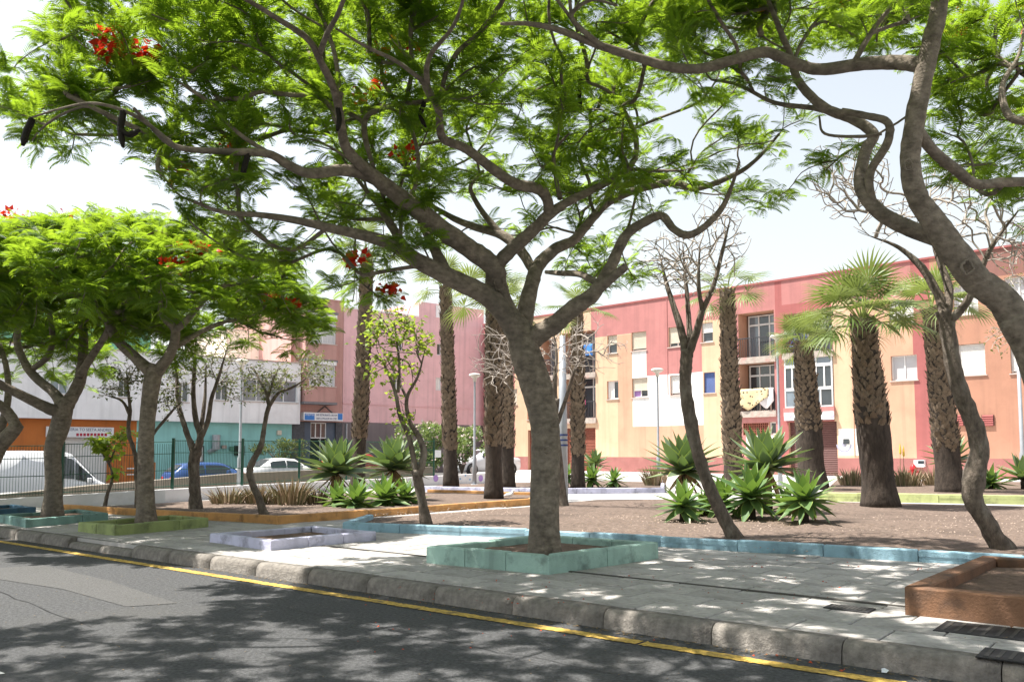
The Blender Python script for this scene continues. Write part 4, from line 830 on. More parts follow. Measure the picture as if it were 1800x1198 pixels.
L(tc, [(925, 605, Yc-.05), (950, 585, Yc-.15), (975, 570, Yc-.25), (1003, 545, Yc-.4), (1038, 521, Yc-.5), (1056, 498, Yc-.5), (1076, 463, Yc-.5), (1101, 413, Yc-.5), (1134, 390, Yc-.5), (1163, 379, Yc-.6), (1184, 402, Yc-.7), (1208, 413, Yc-.8), (1236, 400, Yc-.9), (1268, 367, Yc-1.0), (1285, 330, Yc-1.1), (1300, 285, Yc-1.2)], (52, 47, 42, 40, 37, 30, 27, 24, 22, 20, 18, 18, 16, 14, 9, 6), .45, 14)
L(tc, [(1045, 512, Yc-.5), (1075, 488, Yc-.6), (1100, 468, Yc-.7)], (30, 22, 19), 2)
L(tc, [(1055, 500, Yc-.45), (1020, 482, Yc-.1), (985, 480, Yc+.3), (960, 478, Yc+.8)], (18, 16, 13, 9), .3)
L(tc, [(940, 480, Yc+.15), (915, 440, Yc+.3), (880, 412, Yc+.45), (838, 400, Yc+.6), (800, 385, Yc+.7), (765, 365, Yc+.8), (730, 345, Yc+.8)], (22, 24, 23, 18, 15, 10, 6), .3)
L(tc, [(880, 412, Yc+.45), (850, 375, Yc+.5), (832, 345, Yc+.5), (828, 325, Yc+.4), (850, 300, Yc+.2)], (17, 13, 11, 10, 6), .3)
L(tc, [(985, 350, Yc-.4), (975, 300, Yc-.6), (975, 265, Yc-.8), (1000, 235, Yc-1.0)], (12, 10, 8, 5), .3)
def knot(tree, px, py, Y, w_, h_):
    c = dep(px, py, Y); b = MB(); b.smooth = True; rx, rz = pxr(w_, Y), pxr(h_, Y)
    b.tube([c+Vector((rx*math.cos(a)*random.uniform(.75, 1.15), 0, rz*math.sin(a)*random.uniform(.75, 1.15))) for a in [2*math.pi*k/14 for k in range(15)]], [rx*.2*random.uniform(.35, 1.4) for _ in range(15)], 6, False); b.build('branch_scar', M[tree.bark], tree.root)
for q in ((878, 498, .36, 18, 26), (962, 790, .205, 15, 12), (975, 742, .15, 16, 18)): knot(tc, q[0], q[1], Yc-q[2], q[3], q[4])
# canopy, traced as a silhouette in the photograph and filled at the tree's own depth
CAN = [(-90, 60), (-20, 90), (0, 215), (45, 240), (110, 310), (190, 325), (235, 350), (285, 385), (330, 440), (430, 470), (520, 470), (600, 530), (700, 545), (735, 500), (700, 440), (800, 430), (880, 420), (950, 470), (1090, 525), (1150, 470), (1180, 360), (1290, 350), (1330, 385), (1400, 310), (1420, 150), (1330, -10), (1100, -40), (60, -40), (95, 40), (20, 80)]
tg = []
def can(n, box, Yr, zr, poly=CAN):
    k = 0
    for _ in range(n*30):
        if k >= n: break
        x, y = random.uniform(box[0], box[1]), random.uniform(box[2], box[3])
        if not inpoly(x, y, poly): continue
        Y = random.uniform(*Yr); p = dep(x, y, Y)
        if zr[0] < p.z < zr[1]: tg.append(p); k += 1
can(138, (-100, 450, -40, 480), (7.0, 9.2), (3.5, 6.4)); can(219, (400, 1000, -40, 250), (7.0, 11.5), (4.2, 7.2)); can(51, (400, 1150, 220, 340), (8.0, 11.5), (4.0, 7.2)); can(126, (950, 1430, -40, 400), (8.2, 11.6), (4.0, 7.2)); can(57, (300, 760, 300, 550), (8.0, 10.2), (3.0, 6)); can(48, (560, 1000, 250, 450), (9.5, 11.8), (3.6, 6)); can(18, (960, 1160, 420, 520), (10.8, 12), (3.2, 5))
for _ in range(560):
    a, q = random.random()*6.283, math.sqrt(random.random()); x, y = -1.7+4.9*q*math.cos(a), 6.1+3.2*q*math.sin(a); z = 6.2-1.0*q*q+random.uniform(-.7, .4); r_ = ray(900, 0)
    if z > CAMZ+y*r_.z/r_.y+.05: tg.append(Vector((x, y, z)))
can(70, (250, 1150, -40, 130), (7.0, 9.5), (4.4, 7.2)); can(30, (60, 420, 20, 250), (7.0, 8.8), (4.2, 6.4))
tc.grow(tg, .22, .0064, .45, rmax=.022)
tc.leaves(15, FEATHER, M['leaf'], (.55, .92), .12, 1.0, rnd=.045)
tc.finish()
tc.blossoms([dep(*p) for p in ((195, 95, 7.8), (205, 105, 7.8), (240, 110, 7.8), (262, 112, 7.8), (272, 125, 7.8), (660, 130, 8.5), (685, 135, 8.5), (712, 142, 8.5), (415, 290, 8.2), (345, 330, 8.4), (640, 215, 8.8), (735, 275, 9), (598, 430, 9.5), (612, 480, 9.4), (670, 480, 9.6), (740, 490, 9.9), (760, 498, 9.9), (1130, 25, 8.8), (330, 345, 8.3), (225, 110, 7.8), (700, 128, 8.2))], 16, .10)
for px, py, Y, pts in ((190, 110, 7.4, ((0, 0), (-4, 25), (0, 55))), (200, 122, 7.4, ((0, 0), (-4, 22), (10, 34), (28, 26))), (48, 180, 7.3, ((0, 0), (-8, 18), (-14, 40))), (410, 120, 7.6, ((0, 0), (-6, 22), (-10, 45))), (518, 165, 7.8, ((0, 0), (2, 18), (-2, 38))), (978, 80, 8, ((0, 0), (-2, 25), (2, 55))), (768, 70, 8, ((0, 0), (-6, 20), (4, 40)))):
    pod(tc, [dep(px+a, py+c, Y-.45) for a, c in pts])
LS = .70
# ------------------------------------------------------------------ right-hand flame tree, trunk base outside the frame
cb_, hb = PL['b']; Yr = cb_.y
tr = Tree('flame_tree', 'dark flame tree arching in from the right edge, rooted in the brown planter', (cb_.x, cb_.y, .25), group='flame trees')
tr.limb([Vector((cb_.x, cb_.y, .2)), dep(1905, 850, Yr), dep(1850, 720, Yr), dep(1815, 620, Yr), dep(1780, 555, Yr)], [pxr(w_, Yr) for w_ in (80, 64, 60, 57, 54)], 18, 6, 2, .02, True)
L(tr, [(1800, 585, Yr), (1765, 530, Yr), (1720, 495, Yr), (1680, 445, Yr-.05), (1645, 395, Yr-.1), (1612, 345, Yr-.15), (1600, 285, Yr-.2), (1607, 220, Yr-.25), (1620, 150, Yr-.3), (1638, 70, Yr-.35), (1652, 0, Yr-.4), (1640, -90, Yr-.6), (1600, -180, Yr-.9)], (84, 74, 72, 72, 62, 52, 50, 50, 48, 46, 42, 34, 22), .6, 16)
L(tr, [(1700, 470, Yr), (1660, 425, Yr+.1), (1600, 402, Yr+.2), (1545, 372, Yr+.25), (1512, 325, Yr+.3), (1522, 265, Yr+.35), (1535, 235, Yr+.4), (1495, 207, Yr+.5), (1450, 190, Yr+.55), (1405, 145, Yr+.6), (1390, 100, Yr+.6), (1370, 50, Yr+.5), (1350, 0, Yr+.4)], (50, 46, 42, 38, 32, 29, 28, 27, 25, 22, 18, 15, 10), .5, 14)
L(tr, [(1540, 372, Yr+.25), (1528, 310, Yr+.2), (1560, 250, Yr+.1), (1560, 215, Yr+.1), (1520, 203, Yr+.2), (1480, 195, Yr+.3)], (18, 22, 22, 20, 18, 16), 2)
L(tr, [(1625, 115, Yr-.3), (1580, 110, Yr-.15), (1520, 112, Yr), (1440, 122, Yr+.1), (1395, 110, Yr+.15), (1345, 92, Yr+.15), (1290, 105, Yr+.1), (1235, 120, Yr+.05), (1180, 118, Yr), (1110, 98, Yr-.1), (1040, 75, Yr-.2), (980, 52, Yr-.3), (930, 42, Yr-.4), (880, 42, Yr-.5)], (40, 38, 34, 30, 28, 27, 26, 25, 24, 22, 20, 16, 12, 8), .35, 14)
L(tr, [(1060, 82, Yr-.2), (1020, 50, Yr-.3), (1005, 25, Yr-.35), (1040, 0, Yr-.4), (1085, 10, Yr-.45)], (14, 14, 12, 9, 6), .3)
L(tr, [(1610, 225, Yr-.2), (1640, 265, Yr-.1), (1680, 298, Yr), (1715, 323, Yr+.1), (1765, 320, Yr+.2), (1830, 315, Yr+.3), (1930, 280, Yr+.5)], (30, 28, 28, 26, 25, 24, 18), .3, 12)
L(tr, [(1830, 215, Yr+.2), (1775, 205, Yr+.3), (1762, 150, Yr+.4), (1790, 100, Yr+.4), (1800, 50, Yr+.4)], (22, 20, 14, 10, 6), .2)
L(tr, [(1470, 200, Yr+.5), (1430, 190, Yr+.7), (1360, 180, Yr+.9), (1300, 150, Yr+1.1), (1250, 140, Yr+1.3)], (16, 14, 11, 9, 6), .3)
L(tr, [(1550, 235, Yr+.3), (1510, 240, Yr+.4), (1450, 235, Yr+.6), (1440, 205, Yr+.7)], (9, 9, 7, 5), 2)
L(tr, [(1500, 112, Yr), (1530, 60, Yr), (1560, 20, Yr-.1), (1610, -40, Yr-.2)], (16, 14, 12, 8), .2)
for q in ((1700, 470, .17, 22, 26), (1596, 290, .30, 16, 20)): knot(tr, q[0], q[1], Yr-q[2], q[3], q[4])
tg = []
CR = [(1130, -20), (1180, 90), (1290, 130), (1380, 170), (1440, 95), (1560, 80), (1640, 90), (1650, 330), (1720, 345), (1800, 400), (1900, 350), (1900, -20)]
can(63, (1130, 1660, -20, 180), (6.6, 9.2), (3.6, 6.4), CR); can(86, (1640, 1900, -20, 400), (6.8, 10.5), (3.0, 6.2), CR)
tg += [dep(1470, 270, 8), dep(1450, 300, 8), dep(1440, 285, 8.1), dep(1500, 265, 7.9), dep(1370, 345, 9)]
for _ in range(210):
    a, q = random.random()*6.283, math.sqrt(random.random()); x, y = 3.0+4.6*q*math.cos(a), 6.0+3.6*q*math.sin(a); z = 6.0-1.0*q*q+random.uniform(-.6, .4); r_ = ray(900, 0)
    if y > 1.5 and z > CAMZ+y*r_.z/r_.y+.05: tg.append(Vector((x, y, z)))
can(45, (1150, 1640, -20, 110), (6.8, 9.0), (4.0, 6.4), CR); can(30, (1650, 1890, 20, 380), (7.5, 10), (3.0, 6.2), CR)
tr.grow(tg, .22, .0062, .45, rmax=.028); tr.leaves(13, FEATHER, M['leaf'], (.55, .92), .12, rnd=.045); tr.finish()
tr.blossoms([dep(*p) for p in ((1455, 30, 8), (1475, 15, 8), (1385, 5, 8), (1610, 10, 8), (1715, 100, 8.5), (1700, 40, 8.5), (1790, 105, 8.6), (1760, 95, 8.4), (1350, 25, 8))], 18, .09)
# ------------------------------------------------------------------ three flame trees at the left
def left_tree(label, base, trunk, limbs, cen, rx, ry, z0, z1, nt, per, flowers):
    b = gnd(*base, .24); Y = b.y
    t = Tree('flame_tree', label, (b.x, b.y, .2), group='flame trees')
    t.limb(D([(x, y, Y) for x, y, _ in trunk]), [pxr(w_*.82, Y) for _, _, w_ in trunk], 16, 6, 2, .02, True)
    for lm in limbs: t.limb(D([(x, y, Y+dy) for x, y, _, dy in lm]), [pxr(w_*.8, Y) for _, _, w_, _ in lm], 10, 6, .4)
    tg = []
    for _ in range(nt):
        a, q = random.random()*6.283, math.sqrt(random.random()); tg.append(Vector((cen[0]+rx*q*math.cos(a), cen[1]+ry*q*math.sin(a), z1-(z1-z0)*(.75*q**2.2)-random.random()**2*.9)))
    t.grow(tg, .22, .007, .47); t.leaves(per, FEATHER, M['leaf'], (.75, 1.15), .10, 1.0); t.finish()
    t.blossoms([dep(*p) for p in flowers], 30, .14, .24); return t
YA = gnd(255, 918, .24).y
left_tree('flame tree with a slim straight trunk rising from the olive planter', (255, 918), [(256, 925, 40), (256, 850, 34), (257, 770, 32), (262, 710, 33), (268, 668, 36), (276, 640, 30)],
          [[(272, 660, 30, 0), (240, 630, 24, .1), (205, 595, 22, .2), (188, 560, 20, .3), (170, 540, 16, .3), (140, 520, 13, .2), (100, 500, 8, .1)], [(190, 565, 16, .3), (160, 535, 12, .7), (150, 500, 10, 1.0), (152, 460, 6, 1.2)], [(192, 560, 15, .3), (225, 530, 14, -.3), (250, 500, 9, -.8)],
           [(275, 655, 28, 0), (300, 620, 22, -.1), (308, 580, 19, -.2), (285, 555, 13, -.2), (280, 520, 10, -.3), (270, 480, 6, -.4)], [(308, 582, 16, -.2), (335, 555, 14, -.4), (360, 525, 12, -.6), (400, 500, 8, -.9), (440, 490, 5, -1.1)], [(300, 615, 14, 0), (340, 590, 12, .4), (380, 570, 9, .8), (420, 560, 6, 1.0)]],
          (-6.1, YA-.3), 3.1, 2.9, 3.6, 4.85, 520, 14, ((255, 390, 14), (205, 395, 13.5), (310, 505, 12.2), (320, 512, 12.2), (345, 485, 12), (365, 490, 12), (420, 485, 12.4), (470, 594, 13), (482, 600, 13), (476, 612, 13), (463, 590, 13), (230, 380, 14), (140, 398, 13)))
YB = gnd(93, 906, .24).y
left_tree('flame tree with a thick dark trunk in the dark teal planter', (93, 906), [(93, 912, 40), (94, 840, 33), (93, 790, 34), (105, 750, 40), (112, 720, 38), (120, 700, 30)],
          [[(112, 725, 32, 0), (80, 715, 24, -.2), (40, 695, 20, -.4), (0, 675, 18, -.6), (-40, 650, 12, -.8)], [(112, 715, 28, 0), (95, 690, 22, .3), (65, 665, 20, .5), (45, 640, 18, .6), (30, 600, 16, .7), (40, 560, 12, .8), (70, 520, 8, .9)], [(55, 650, 14, .6), (85, 625, 14, .4), (92, 590, 13, .2), (88, 550, 10, 0), (95, 510, 6, -.2)],
           [(118, 712, 30, 0), (140, 670, 26, .2), (146, 620, 22, .4), (145, 570, 18, .6), (130, 520, 10, .9)], [(140, 660, 18, .1), (165, 620, 16, -.3), (185, 590, 14, -.5), (200, 550, 8, -.9)]],
          (-8.9, YB-.2), 3.3, 3.1, 3.3, 5.3, 560, 13, ((55, 365, 16), (75, 370, 16), (95, 378, 16), (35, 382, 15.5), (60, 402, 15), (20, 395, 15), (95, 388, 15), (10, 630, 15), (55, 640, 15), (120, 580, 15), (100, 600, 15.4), (165, 400, 15)))
left_tree('flame tree bending in from the left edge above the navy planter', (-28, 902), [(-28, 905, 44), (-25, 840, 38), (-5, 790, 34), (20, 760, 30), (32, 745, 26)],
          [[(30, 752, 24, 0), (15, 725, 22, 0), (-10, 705, 20, -.1), (-40, 680, 16, -.2)], [(-12, 800, 22, 0), (0, 760, 18, .2), (14, 700, 15, .4), (10, 640, 12, .6), (-10, 580, 8, .8)]],
          (-12.5, 18.5), 3.4, 3.4, 2.9, 5.6, 420, 11, ((-10, 520, 17), (20, 510, 17), (45, 520, 17)))
# ------------------------------------------------------------------ thin ornamental trees in the beds
def thin_tree(label, base, limbs, cens, nt, bark='bark2', twig='twig', leaf=None, name='ornamental_tree', Y=None, zg=.2, wig=.12, rt=.0047, pw=.32):
    b = gnd(*base, zg); Y = b.y
    t = Tree(name, label, (b.x, b.y, zg), group='thin ornamental trees in the beds', bark=bark)
    for i, lm in enumerate(limbs): t.limb(D([(p[0], p[1], Y+(p[3] if len(p) > 3 else 0)) for p in lm]), [pxr(p[2], Y)*(.4 if i and k_ == len(lm)-1 else .9) for k_, p in enumerate(lm)], 9 if i else 12, 5, .35 if i else .8, .10, i == 0)
    tg = []
    for (x, y, rx, ry, ryd, n) in cens:
        for _ in range(n):
            v = Vector((random.gauss(0, 1), random.gauss(0, 1), random.gauss(0, 1))); v = v.normalized()*random.random()**.45; tg.append(dep(x+rx*v.x, y+ry*v.z, Y+ryd*v.y))
    t.grow(tg, wig, rt, pw, sides=5, up=-.1)
    if leaf: t.leaves(*leaf[0], **leaf[1])
    t.finish(twig); return t
thin_tree('twisted bare tree leaning left from the blue kerb before the agaves', (1288, 944), [[(1295, 952, 30), (1270, 905, 25), (1245, 850, 24), (1225, 790, 24), (1212, 730, 26), (1205, 680, 24), (1206, 640, 24), (1208, 615, 24)],
    [(1207, 630, 20), (1200, 590, 16, .1), (1185, 540, 12, .2), (1172, 500, 9, .3), (1160, 450, 6, .3)], [(1210, 625, 18), (1222, 590, 15, -.1), (1235, 545, 12, -.2), (1255, 500, 9, -.3), (1270, 440, 7, -.3), (1285, 380, 4, -.4)], [(1213, 600, 13), (1210, 550, 10, .2), (1206, 500, 8, .3), (1200, 430, 5, .4)], [(1235, 548, 9, -.2), (1228, 500, 8, -.3), (1230, 430, 5, -.4)]],
    [(1180, 455, 75, 55, .9, 320), (1265, 410, 60, 75, .8, 200), (1215, 480, 90, 50, .8, 120)], 0, leaf=((1, SMALLB, M['leaf3'], (.5, .9)), dict(keep=.08)))
thin_tree('crooked bare tree by the blue kerb at the right edge', (1758, 966), [[(1768, 975, 40), (1738, 925, 34), (1712, 880, 34), (1712, 840, 42), (1722, 790, 34), (1708, 735, 33), (1685, 680, 32), (1672, 620, 30), (1665, 570, 28), (1655, 545, 26)],
    [(1664, 570, 22), (1650, 520, 18, .1), (1620, 470, 15, .2), (1580, 435, 9, .3), (1530, 415, 5, .3)], [(1662, 560, 20), (1668, 510, 16, .1), (1645, 440, 11, .3), (1630, 390, 7, .4)], [(1668, 565, 18), (1700, 530, 15, -.2), (1722, 480, 12, -.3), (1745, 430, 9, -.4), (1790, 370, 6, -.5)]],
    [(1490, 310, 85, 80, .8, 260), (1560, 370, 90, 60, .8, 120), (1700, 350, 100, 90, .9, 260), (1780, 430, 60, 60, .8, 120)], 0)
thin_tree('slim sapling with forked stems and sparse lime leaves by the blue kerb', (748, 919), [[(750, 926, 22), (742, 880, 17), (735, 845, 20), (731, 825, 20)], [(733, 838, 14), (726, 800, 11), (718, 765, 10), (703, 730, 9), (695, 690, 7), (680, 650, 5, .1), (665, 620, 4, .2)], [(736, 838, 15), (745, 795, 13), (735, 765, 11), (720, 740, 9), (715, 700, 7, -.1), (735, 660, 5, -.2), (748, 610, 4, -.3)], [(700, 690, 6), (702, 640, 5), (696, 590, 4), (692, 560, 3)], [(715, 700, 6), (700, 668, 5, .2), (680, 630, 4, .3)]],
    [(690, 570, 55, 45, .6, 75), (665, 600, 40, 60, .6, 45), (735, 600, 30, 45, .6, 50), (712, 725, 32, 40, .4, 26), (700, 650, 60, 60, .6, 50)], 0, twig='bark2', leaf=((6, BROAD, M['leaf2'], (.7, 1.2)), dict(keep=.6, drop=.5)))
thin_tree('crooked little tree with dull dry leaves beside the aloes', (462, 903), [[(465, 908, 18), (455, 875, 14), (444, 850, 13), (439, 825, 14), (447, 805, 12), (458, 785, 11), (464, 755, 9), (468, 730, 9), (474, 710, 9)], [(473, 715, 8), (468, 690, 6), (455, 665, 5, .1), (445, 645, 4, .2)], [(474, 712, 8), (490, 690, 6, -.1), (515, 680, 5, -.2), (545, 660, 4, -.3)], [(470, 705, 6), (478, 675, 5), (490, 645, 4, .2)]],
    [(470, 665, 45, 38, .7, 120), (545, 650, 45, 38, .6, 110)], 0, leaf=((5, SMALLB, M['leaf3'], (.8, 1.4)), dict(keep=.8, drop=.3)))
thin_tree('multi stemmed tree with sparse leaves behind the olive planter', (345, 893), [[(345, 898, 24), (342, 850, 21), (340, 815, 22), (345, 790, 22)], [(343, 800, 15), (330, 765, 11), (322, 740, 10), (312, 700, 8, .2), (310, 650, 6, .3), (300, 600, 4, .4)], [(346, 795, 17), (352, 765, 13), (345, 740, 11), (340, 700, 9), (342, 640, 7), (345, 590, 4)], [(350, 775, 12), (365, 740, 10, -.1), (372, 700, 8, -.2), (385, 660, 6, -.3), (400, 610, 4, -.4)], [(352, 765, 9), (360, 700, 7, .2), (362, 640, 5, .3)]],
    [(330, 640, 50, 60, .8, 120), (390, 620, 55, 60, .8, 150), (415, 670, 38, 40, .6, 55), (300, 690, 30, 40, .5, 40)], 0, leaf=((5, SMALLB, M['leaf3'], (.9, 1.5)), dict(keep=.7, drop=.4)))
thin_tree('leafy bush tree behind the slim straight flame tree', (243, 896), [[(243, 900, 12), (241, 850, 9), (238, 800, 8), (226, 760, 8), (229, 720, 7)], [(229, 730, 7), (215, 705, 5), (190, 695, 4)], [(229, 722, 7), (226, 690, 5), (222, 650, 4)], [(250, 790, 7), (275, 755, 6), (300, 725, 5), (320, 705, 4)]], [(225, 665, 55, 45, .7, 120), (185, 690, 20, 20, .4, 14), (290, 700, 30, 30, .5, 25)], 0, leaf=((5, SMALLB, M['leaf3'], (.9, 1.5)), dict(keep=.75, drop=.4)))
thin_tree('young sapling with lime green round leaves near the low wall', (184, 888), [[(184, 892, 8), (188, 870, 7), (195, 850, 6), (198, 830, 6), (192, 815, 5)], [(192, 815, 5), (180, 795, 4), (172, 775, 3)], [(193, 812, 4), (205, 785, 3), (222, 765, 2)]], [(170, 775, 26, 16, .3, 14), (200, 790, 20, 14, .3, 10), (222, 765, 18, 14, .3, 8), (205, 832, 5, 4, .1, 3)], 0, twig='bark2', leaf=((6, BROAD, M['leaf2'], (1.4, 2.1)), dict(drop=.5)))
thin_tree('pale leafless tree half hidden behind the big central trunk', (990, 890), [[(988, 896, 26), (985, 860, 22), (980, 800, 18), (975, 740, 14), (978, 700, 13)], [(976, 720, 11), (975, 670, 9), (978, 620, 6), (970, 570, 4)], [(979, 745, 10), (995, 700, 8), (1010, 650, 6, -.2), (1030, 610, 4, -.3)], [(976, 730, 9), (950, 690, 7, .3), (915, 660, 5, .6), (880, 640, 3, .8)]],
    [(890, 625, 75, 75, 1.2, 330), (1010, 610, 75, 70, 1.2, 260), (1085, 620, 28, 30, .5, 40)], 0, twig='twig')
t = thin_tree('dry little tree poking in at the right edge below the arching limb', (1825, 905), [[(1825, 905, 16), (1822, 800, 13), (1815, 700, 11), (1805, 620, 8)], [(1805, 625, 7), (1785, 590, 5), (1760, 570, 3)], [(1812, 690, 7), (1830, 600, 5), (1800, 500, 4)]], [(1760, 590, 35, 40, .5, 40), (1785, 480, 40, 40, .5, 30)], 0, leaf=((3, SMALLB, M['leaf3'], (.7, 1.1)), dict(keep=.7, drop=.3)))
# ================================================================== palms
def frond_mesh(seed, droop, spread=2.3, nb=30):
    rd_ = random.Random(seed); V = []; Fc = []; mi = []
    pl = .75
    for i in range(5):                                           # petiole, a thin tapering strip pair
        pass
    def pt(t): return np.array([pl*t, 0, .10*math.sin(t*1.6)-droop*.12*t*t])
    for i in range(4):
        a, c = pt(i/4), pt((i+1)/4); w0, w1 = .022-.012*i/4, .022-.012*(i+1)/4; b = len(V)
        V += [a+[0, w0, 0], a-[0, w0, 0], c-[0, w1, 0], c+[0, w1, 0]]; Fc.append((b, b+1, b+2, b+3)); mi.append(1)
        V += [a-[0, 0, .02], c-[0, 0, .02]]; Fc.append((b+1, b+4, b+5, b+2)); mi.append(1); Fc.append((b, b+3, b+5, b+4)); mi.append(1)
    e = pt(1); tilt = -.25-.35*droop
    for k in range(nb):
        f = k/(nb-1)*2-1; an = f*spread; ln = (.66-.17*abs(f)**1.5)*rd_.uniform(.92, 1.08); d = np.array([math.cos(an)*math.cos(tilt), math.sin(an), math.cos(an)*math.sin(tilt)+.10*math.cos(an*2)]); d /= np.linalg.norm(d)
        side = np.cross(d, [0, 0, 1.0]); side /= np.linalg.norm(side)+1e-9; up = np.cross(side, d); zz = (.012 if k % 2 else -.012); w1 = ln*spread*2/nb*.23
        tipd = droop*.30+rd_.uniform(0, .22); b = len(V)
        m1 = e+d*ln*.5+up*zz; m2 = e+d*ln*.8-np.array([0, 0, tipd*ln*.14]); tp = e+d*ln*1.0-np.array([0, 0, tipd*ln*.6])
        V += [e, m1+side*w1, m1-side*w1, m2+side*w1*.45, m2-side*w1*.45, tp]
        Fc += [(b, b+2, b+1, b+1), (b+1, b+2, b+4, b+3), (b+3, b+4, b+5, b+5)]; mi += [0, 0, 0]
    me = bpy.data.meshes.new('frond'); me.from_pydata([tuple(v) for v in V], [], [tuple(dict.fromkeys(f)) for f in Fc]); me.materials.append(M['frond']); me.materials.append(M['petiole']); me.polygons.foreach_set('material_index', mi); me.update(); return me
FR = [frond_mesh(i, d) for i, d in enumerate((.1, .35, .6, .9, 1.2))]
def boot_mesh():
    vs = [(-.5, 0, 0), (.5, 0, 0), (.42, .30, .75), (0, .52, 1.25), (-.42, .30, .75), (0, .20, .12), (0, .42, .75)]
    me = bpy.data.meshes.new('boot'); me.from_pydata(vs, [], [(0, 1, 5), (5, 1, 2, 6), (0, 5, 6, 4), (6, 2, 3), (4, 6, 3), (2, 1, 0, 4, 3)]); me.materials.append(M['boot']); return me
BOOT = boot_mesh()
def palm(label, base, top, w_bot, w_top, boots_from, frmin, nfr, fsc=1.0, as_parts=True, bulge=1.0, zg=.2, scale_boot=1.0, mid=None):
    b = gnd(*base, zg); Y = b.y; tp = dep(top[0], top[1], Y); H = tp.z-zg; tagr = thing('fan_palm', label, 'palm tree', b, 'fan palms of the square')
    r0, r1 = pxr(w_bot, Y), pxr(w_top, Y); prof = []; n = 26
    cent = lambda f: Vector((b.x+(tp.x-b.x)*f, b.y, zg+H*f-.04*(f == 0)))
    m_ = MB(); m_.smooth = True; P = []; rr_ = []
    for i in range(n+1):
        f = i/n; r = r0+(r1-r0)*f**.8; r *= 1+.09*math.exp(-f*18)-.10*math.exp(-((f-.16)/.10)**2)*(bulge > 1)+(bulge-1)*math.sin(math.pi*min(1, max(0, (f-.18)/.82)))
        rr_.append(r*(1+random.uniform(-.025, .025))); P.append(cent(f))
    m_.tube(P, rr_, 16); m_.build('trunk', M['ptrunk'], tagr)
    # leaf bases spiralling up the trunk
    f = boots_from; k = 0; bp = []; per = 13.5; sz_ = .135*scale_boot
    nb = int(min(900, (1-boots_from)*H/(sz_*.62)*2*math.pi*((r0+r1)/2)/(sz_*.92)))
    for k in range(nb):
        f = boots_from+(1-boots_from)*k/nb; a = k*2.39996+random.uniform(-.18, .18); i = f*n; i0 = min(n-1, int(i)); r = rr_[i0]*(1-(i-i0))+rr_[i0+1]*(i-i0); c = cent(f)
        s_ = sz_*random.uniform(.75, 1.15)*(1.1-.25*f); Mx = Matrix.Translation(c+Vector((math.cos(a), math.sin(a), 0))*(r*.93)) @ Matrix.Rotation(a-math.pi/2, 4, 'Z') @ Matrix.Rotation(random.gauss(-.12, .14), 4, 'X') @ Matrix.Rotation(random.gauss(0, .2), 4, 'Y') @ Matrix.Diagonal((s_*1.08, s_*.62, s_*1.05, 1))
        bp.append((math.sin(a), Mx))
    bp.sort(key=lambda q: q[0]); bp = [q[1] for q in bp]; npart = min(len(bp), 280 if as_parts else 0)
    for Mx in bp[:npart]: o = link('leaf_base', BOOT, tagr); o.matrix_basis = Matrix.Translation(-b) @ Mx
    if len(bp) > npart:
        m2 = MB()
        vv = [v.co.copy() for v in BOOT.vertices]; ff = [tuple(p.vertices) for p in BOOT.polygons]
        for Mx in bp[npart:]: m2.add([Mx @ v for v in vv], ff)
        tag(m2.build('leaf_bases', M['boot'], tagr), kind='stuff')
    for k in range(nfr):
        q = (k+.5)/nfr; a = k*2.39996+random.uniform(-.2, .2); el = R(80)-R(80+frmin)*q**.85; j = min(4, max(0, int(q*5+random.uniform(-.5, .5)))); s_ = fsc*random.uniform(.85, 1.12)
        o = link('frond', FR[j], tagr); o.matrix_basis = Matrix.Translation(tp-b+Vector((0, 0, -.05-.15*q))) @ Matrix.Rotation(a, 4, 'Z') @ Matrix.Rotation(-el, 4, 'Y') @ Matrix.Rotation(random.gauss(0, .3), 4, 'X') @ Matrix.Diagonal((s_, s_, s_, 1))
    for k in range(9):
        a = k*.7; m3 = MB()
    return tagr
palm('stout fan palm with the thick shaggy trunk in the blue bed', (1548, 890), (1516, 562), 66, 36, .42, 2, 26, 1.15, True, 1.10, scale_boot=1.1)
palm('smaller fan palm with low crown beside the brown roller door', (1428, 856), (1412, 605), 54, 29, .38, 2, 20, 1.0, True, 1.08, scale_boot=1.1)
palm('fan palm behind the crooked tree, skirted at the foot, right side', (1672, 868), (1638, 545), 52, 30, .22, 4, 18, 1.2, True, 1.02)
palm('tall fan palm in front of the peach and red flats', (1290, 862), (1278, 512), 36, 24, .12, 20, 13, 1.0, True, 1.04, scale_boot=1.1)
palm('slim fan palm just right of the big central trunk', (1016, 860), (1015, 545), 26, 20, .18, 20, 8, 1.0, True, 1.02, scale_boot=1.1)
palm('fan palm nearest the orange kerb, left of the big trunk', (868, 876), (866, 520), 34, 23, .25, 10, 11, 1.0, True, 1.03)
palm('fan palm standing close behind its twin left of the big trunk', (893, 859), (888, 545), 27, 19, .22, 5, 9, 1.0, False, 1.02, scale_boot=1.2)
palm('tall straight fan palm in front of the pink wall', (793, 857), (783, 505), 28, 19, .18, 10, 13, 1.0, True, 1.02, scale_boot=1.1)
palm('tall fan palm in front of the corner house, left of the others', (628, 866), (646, 447), 28, 19, .22, 15, 14, 1.0, True, 1.04, scale_boot=1.1)
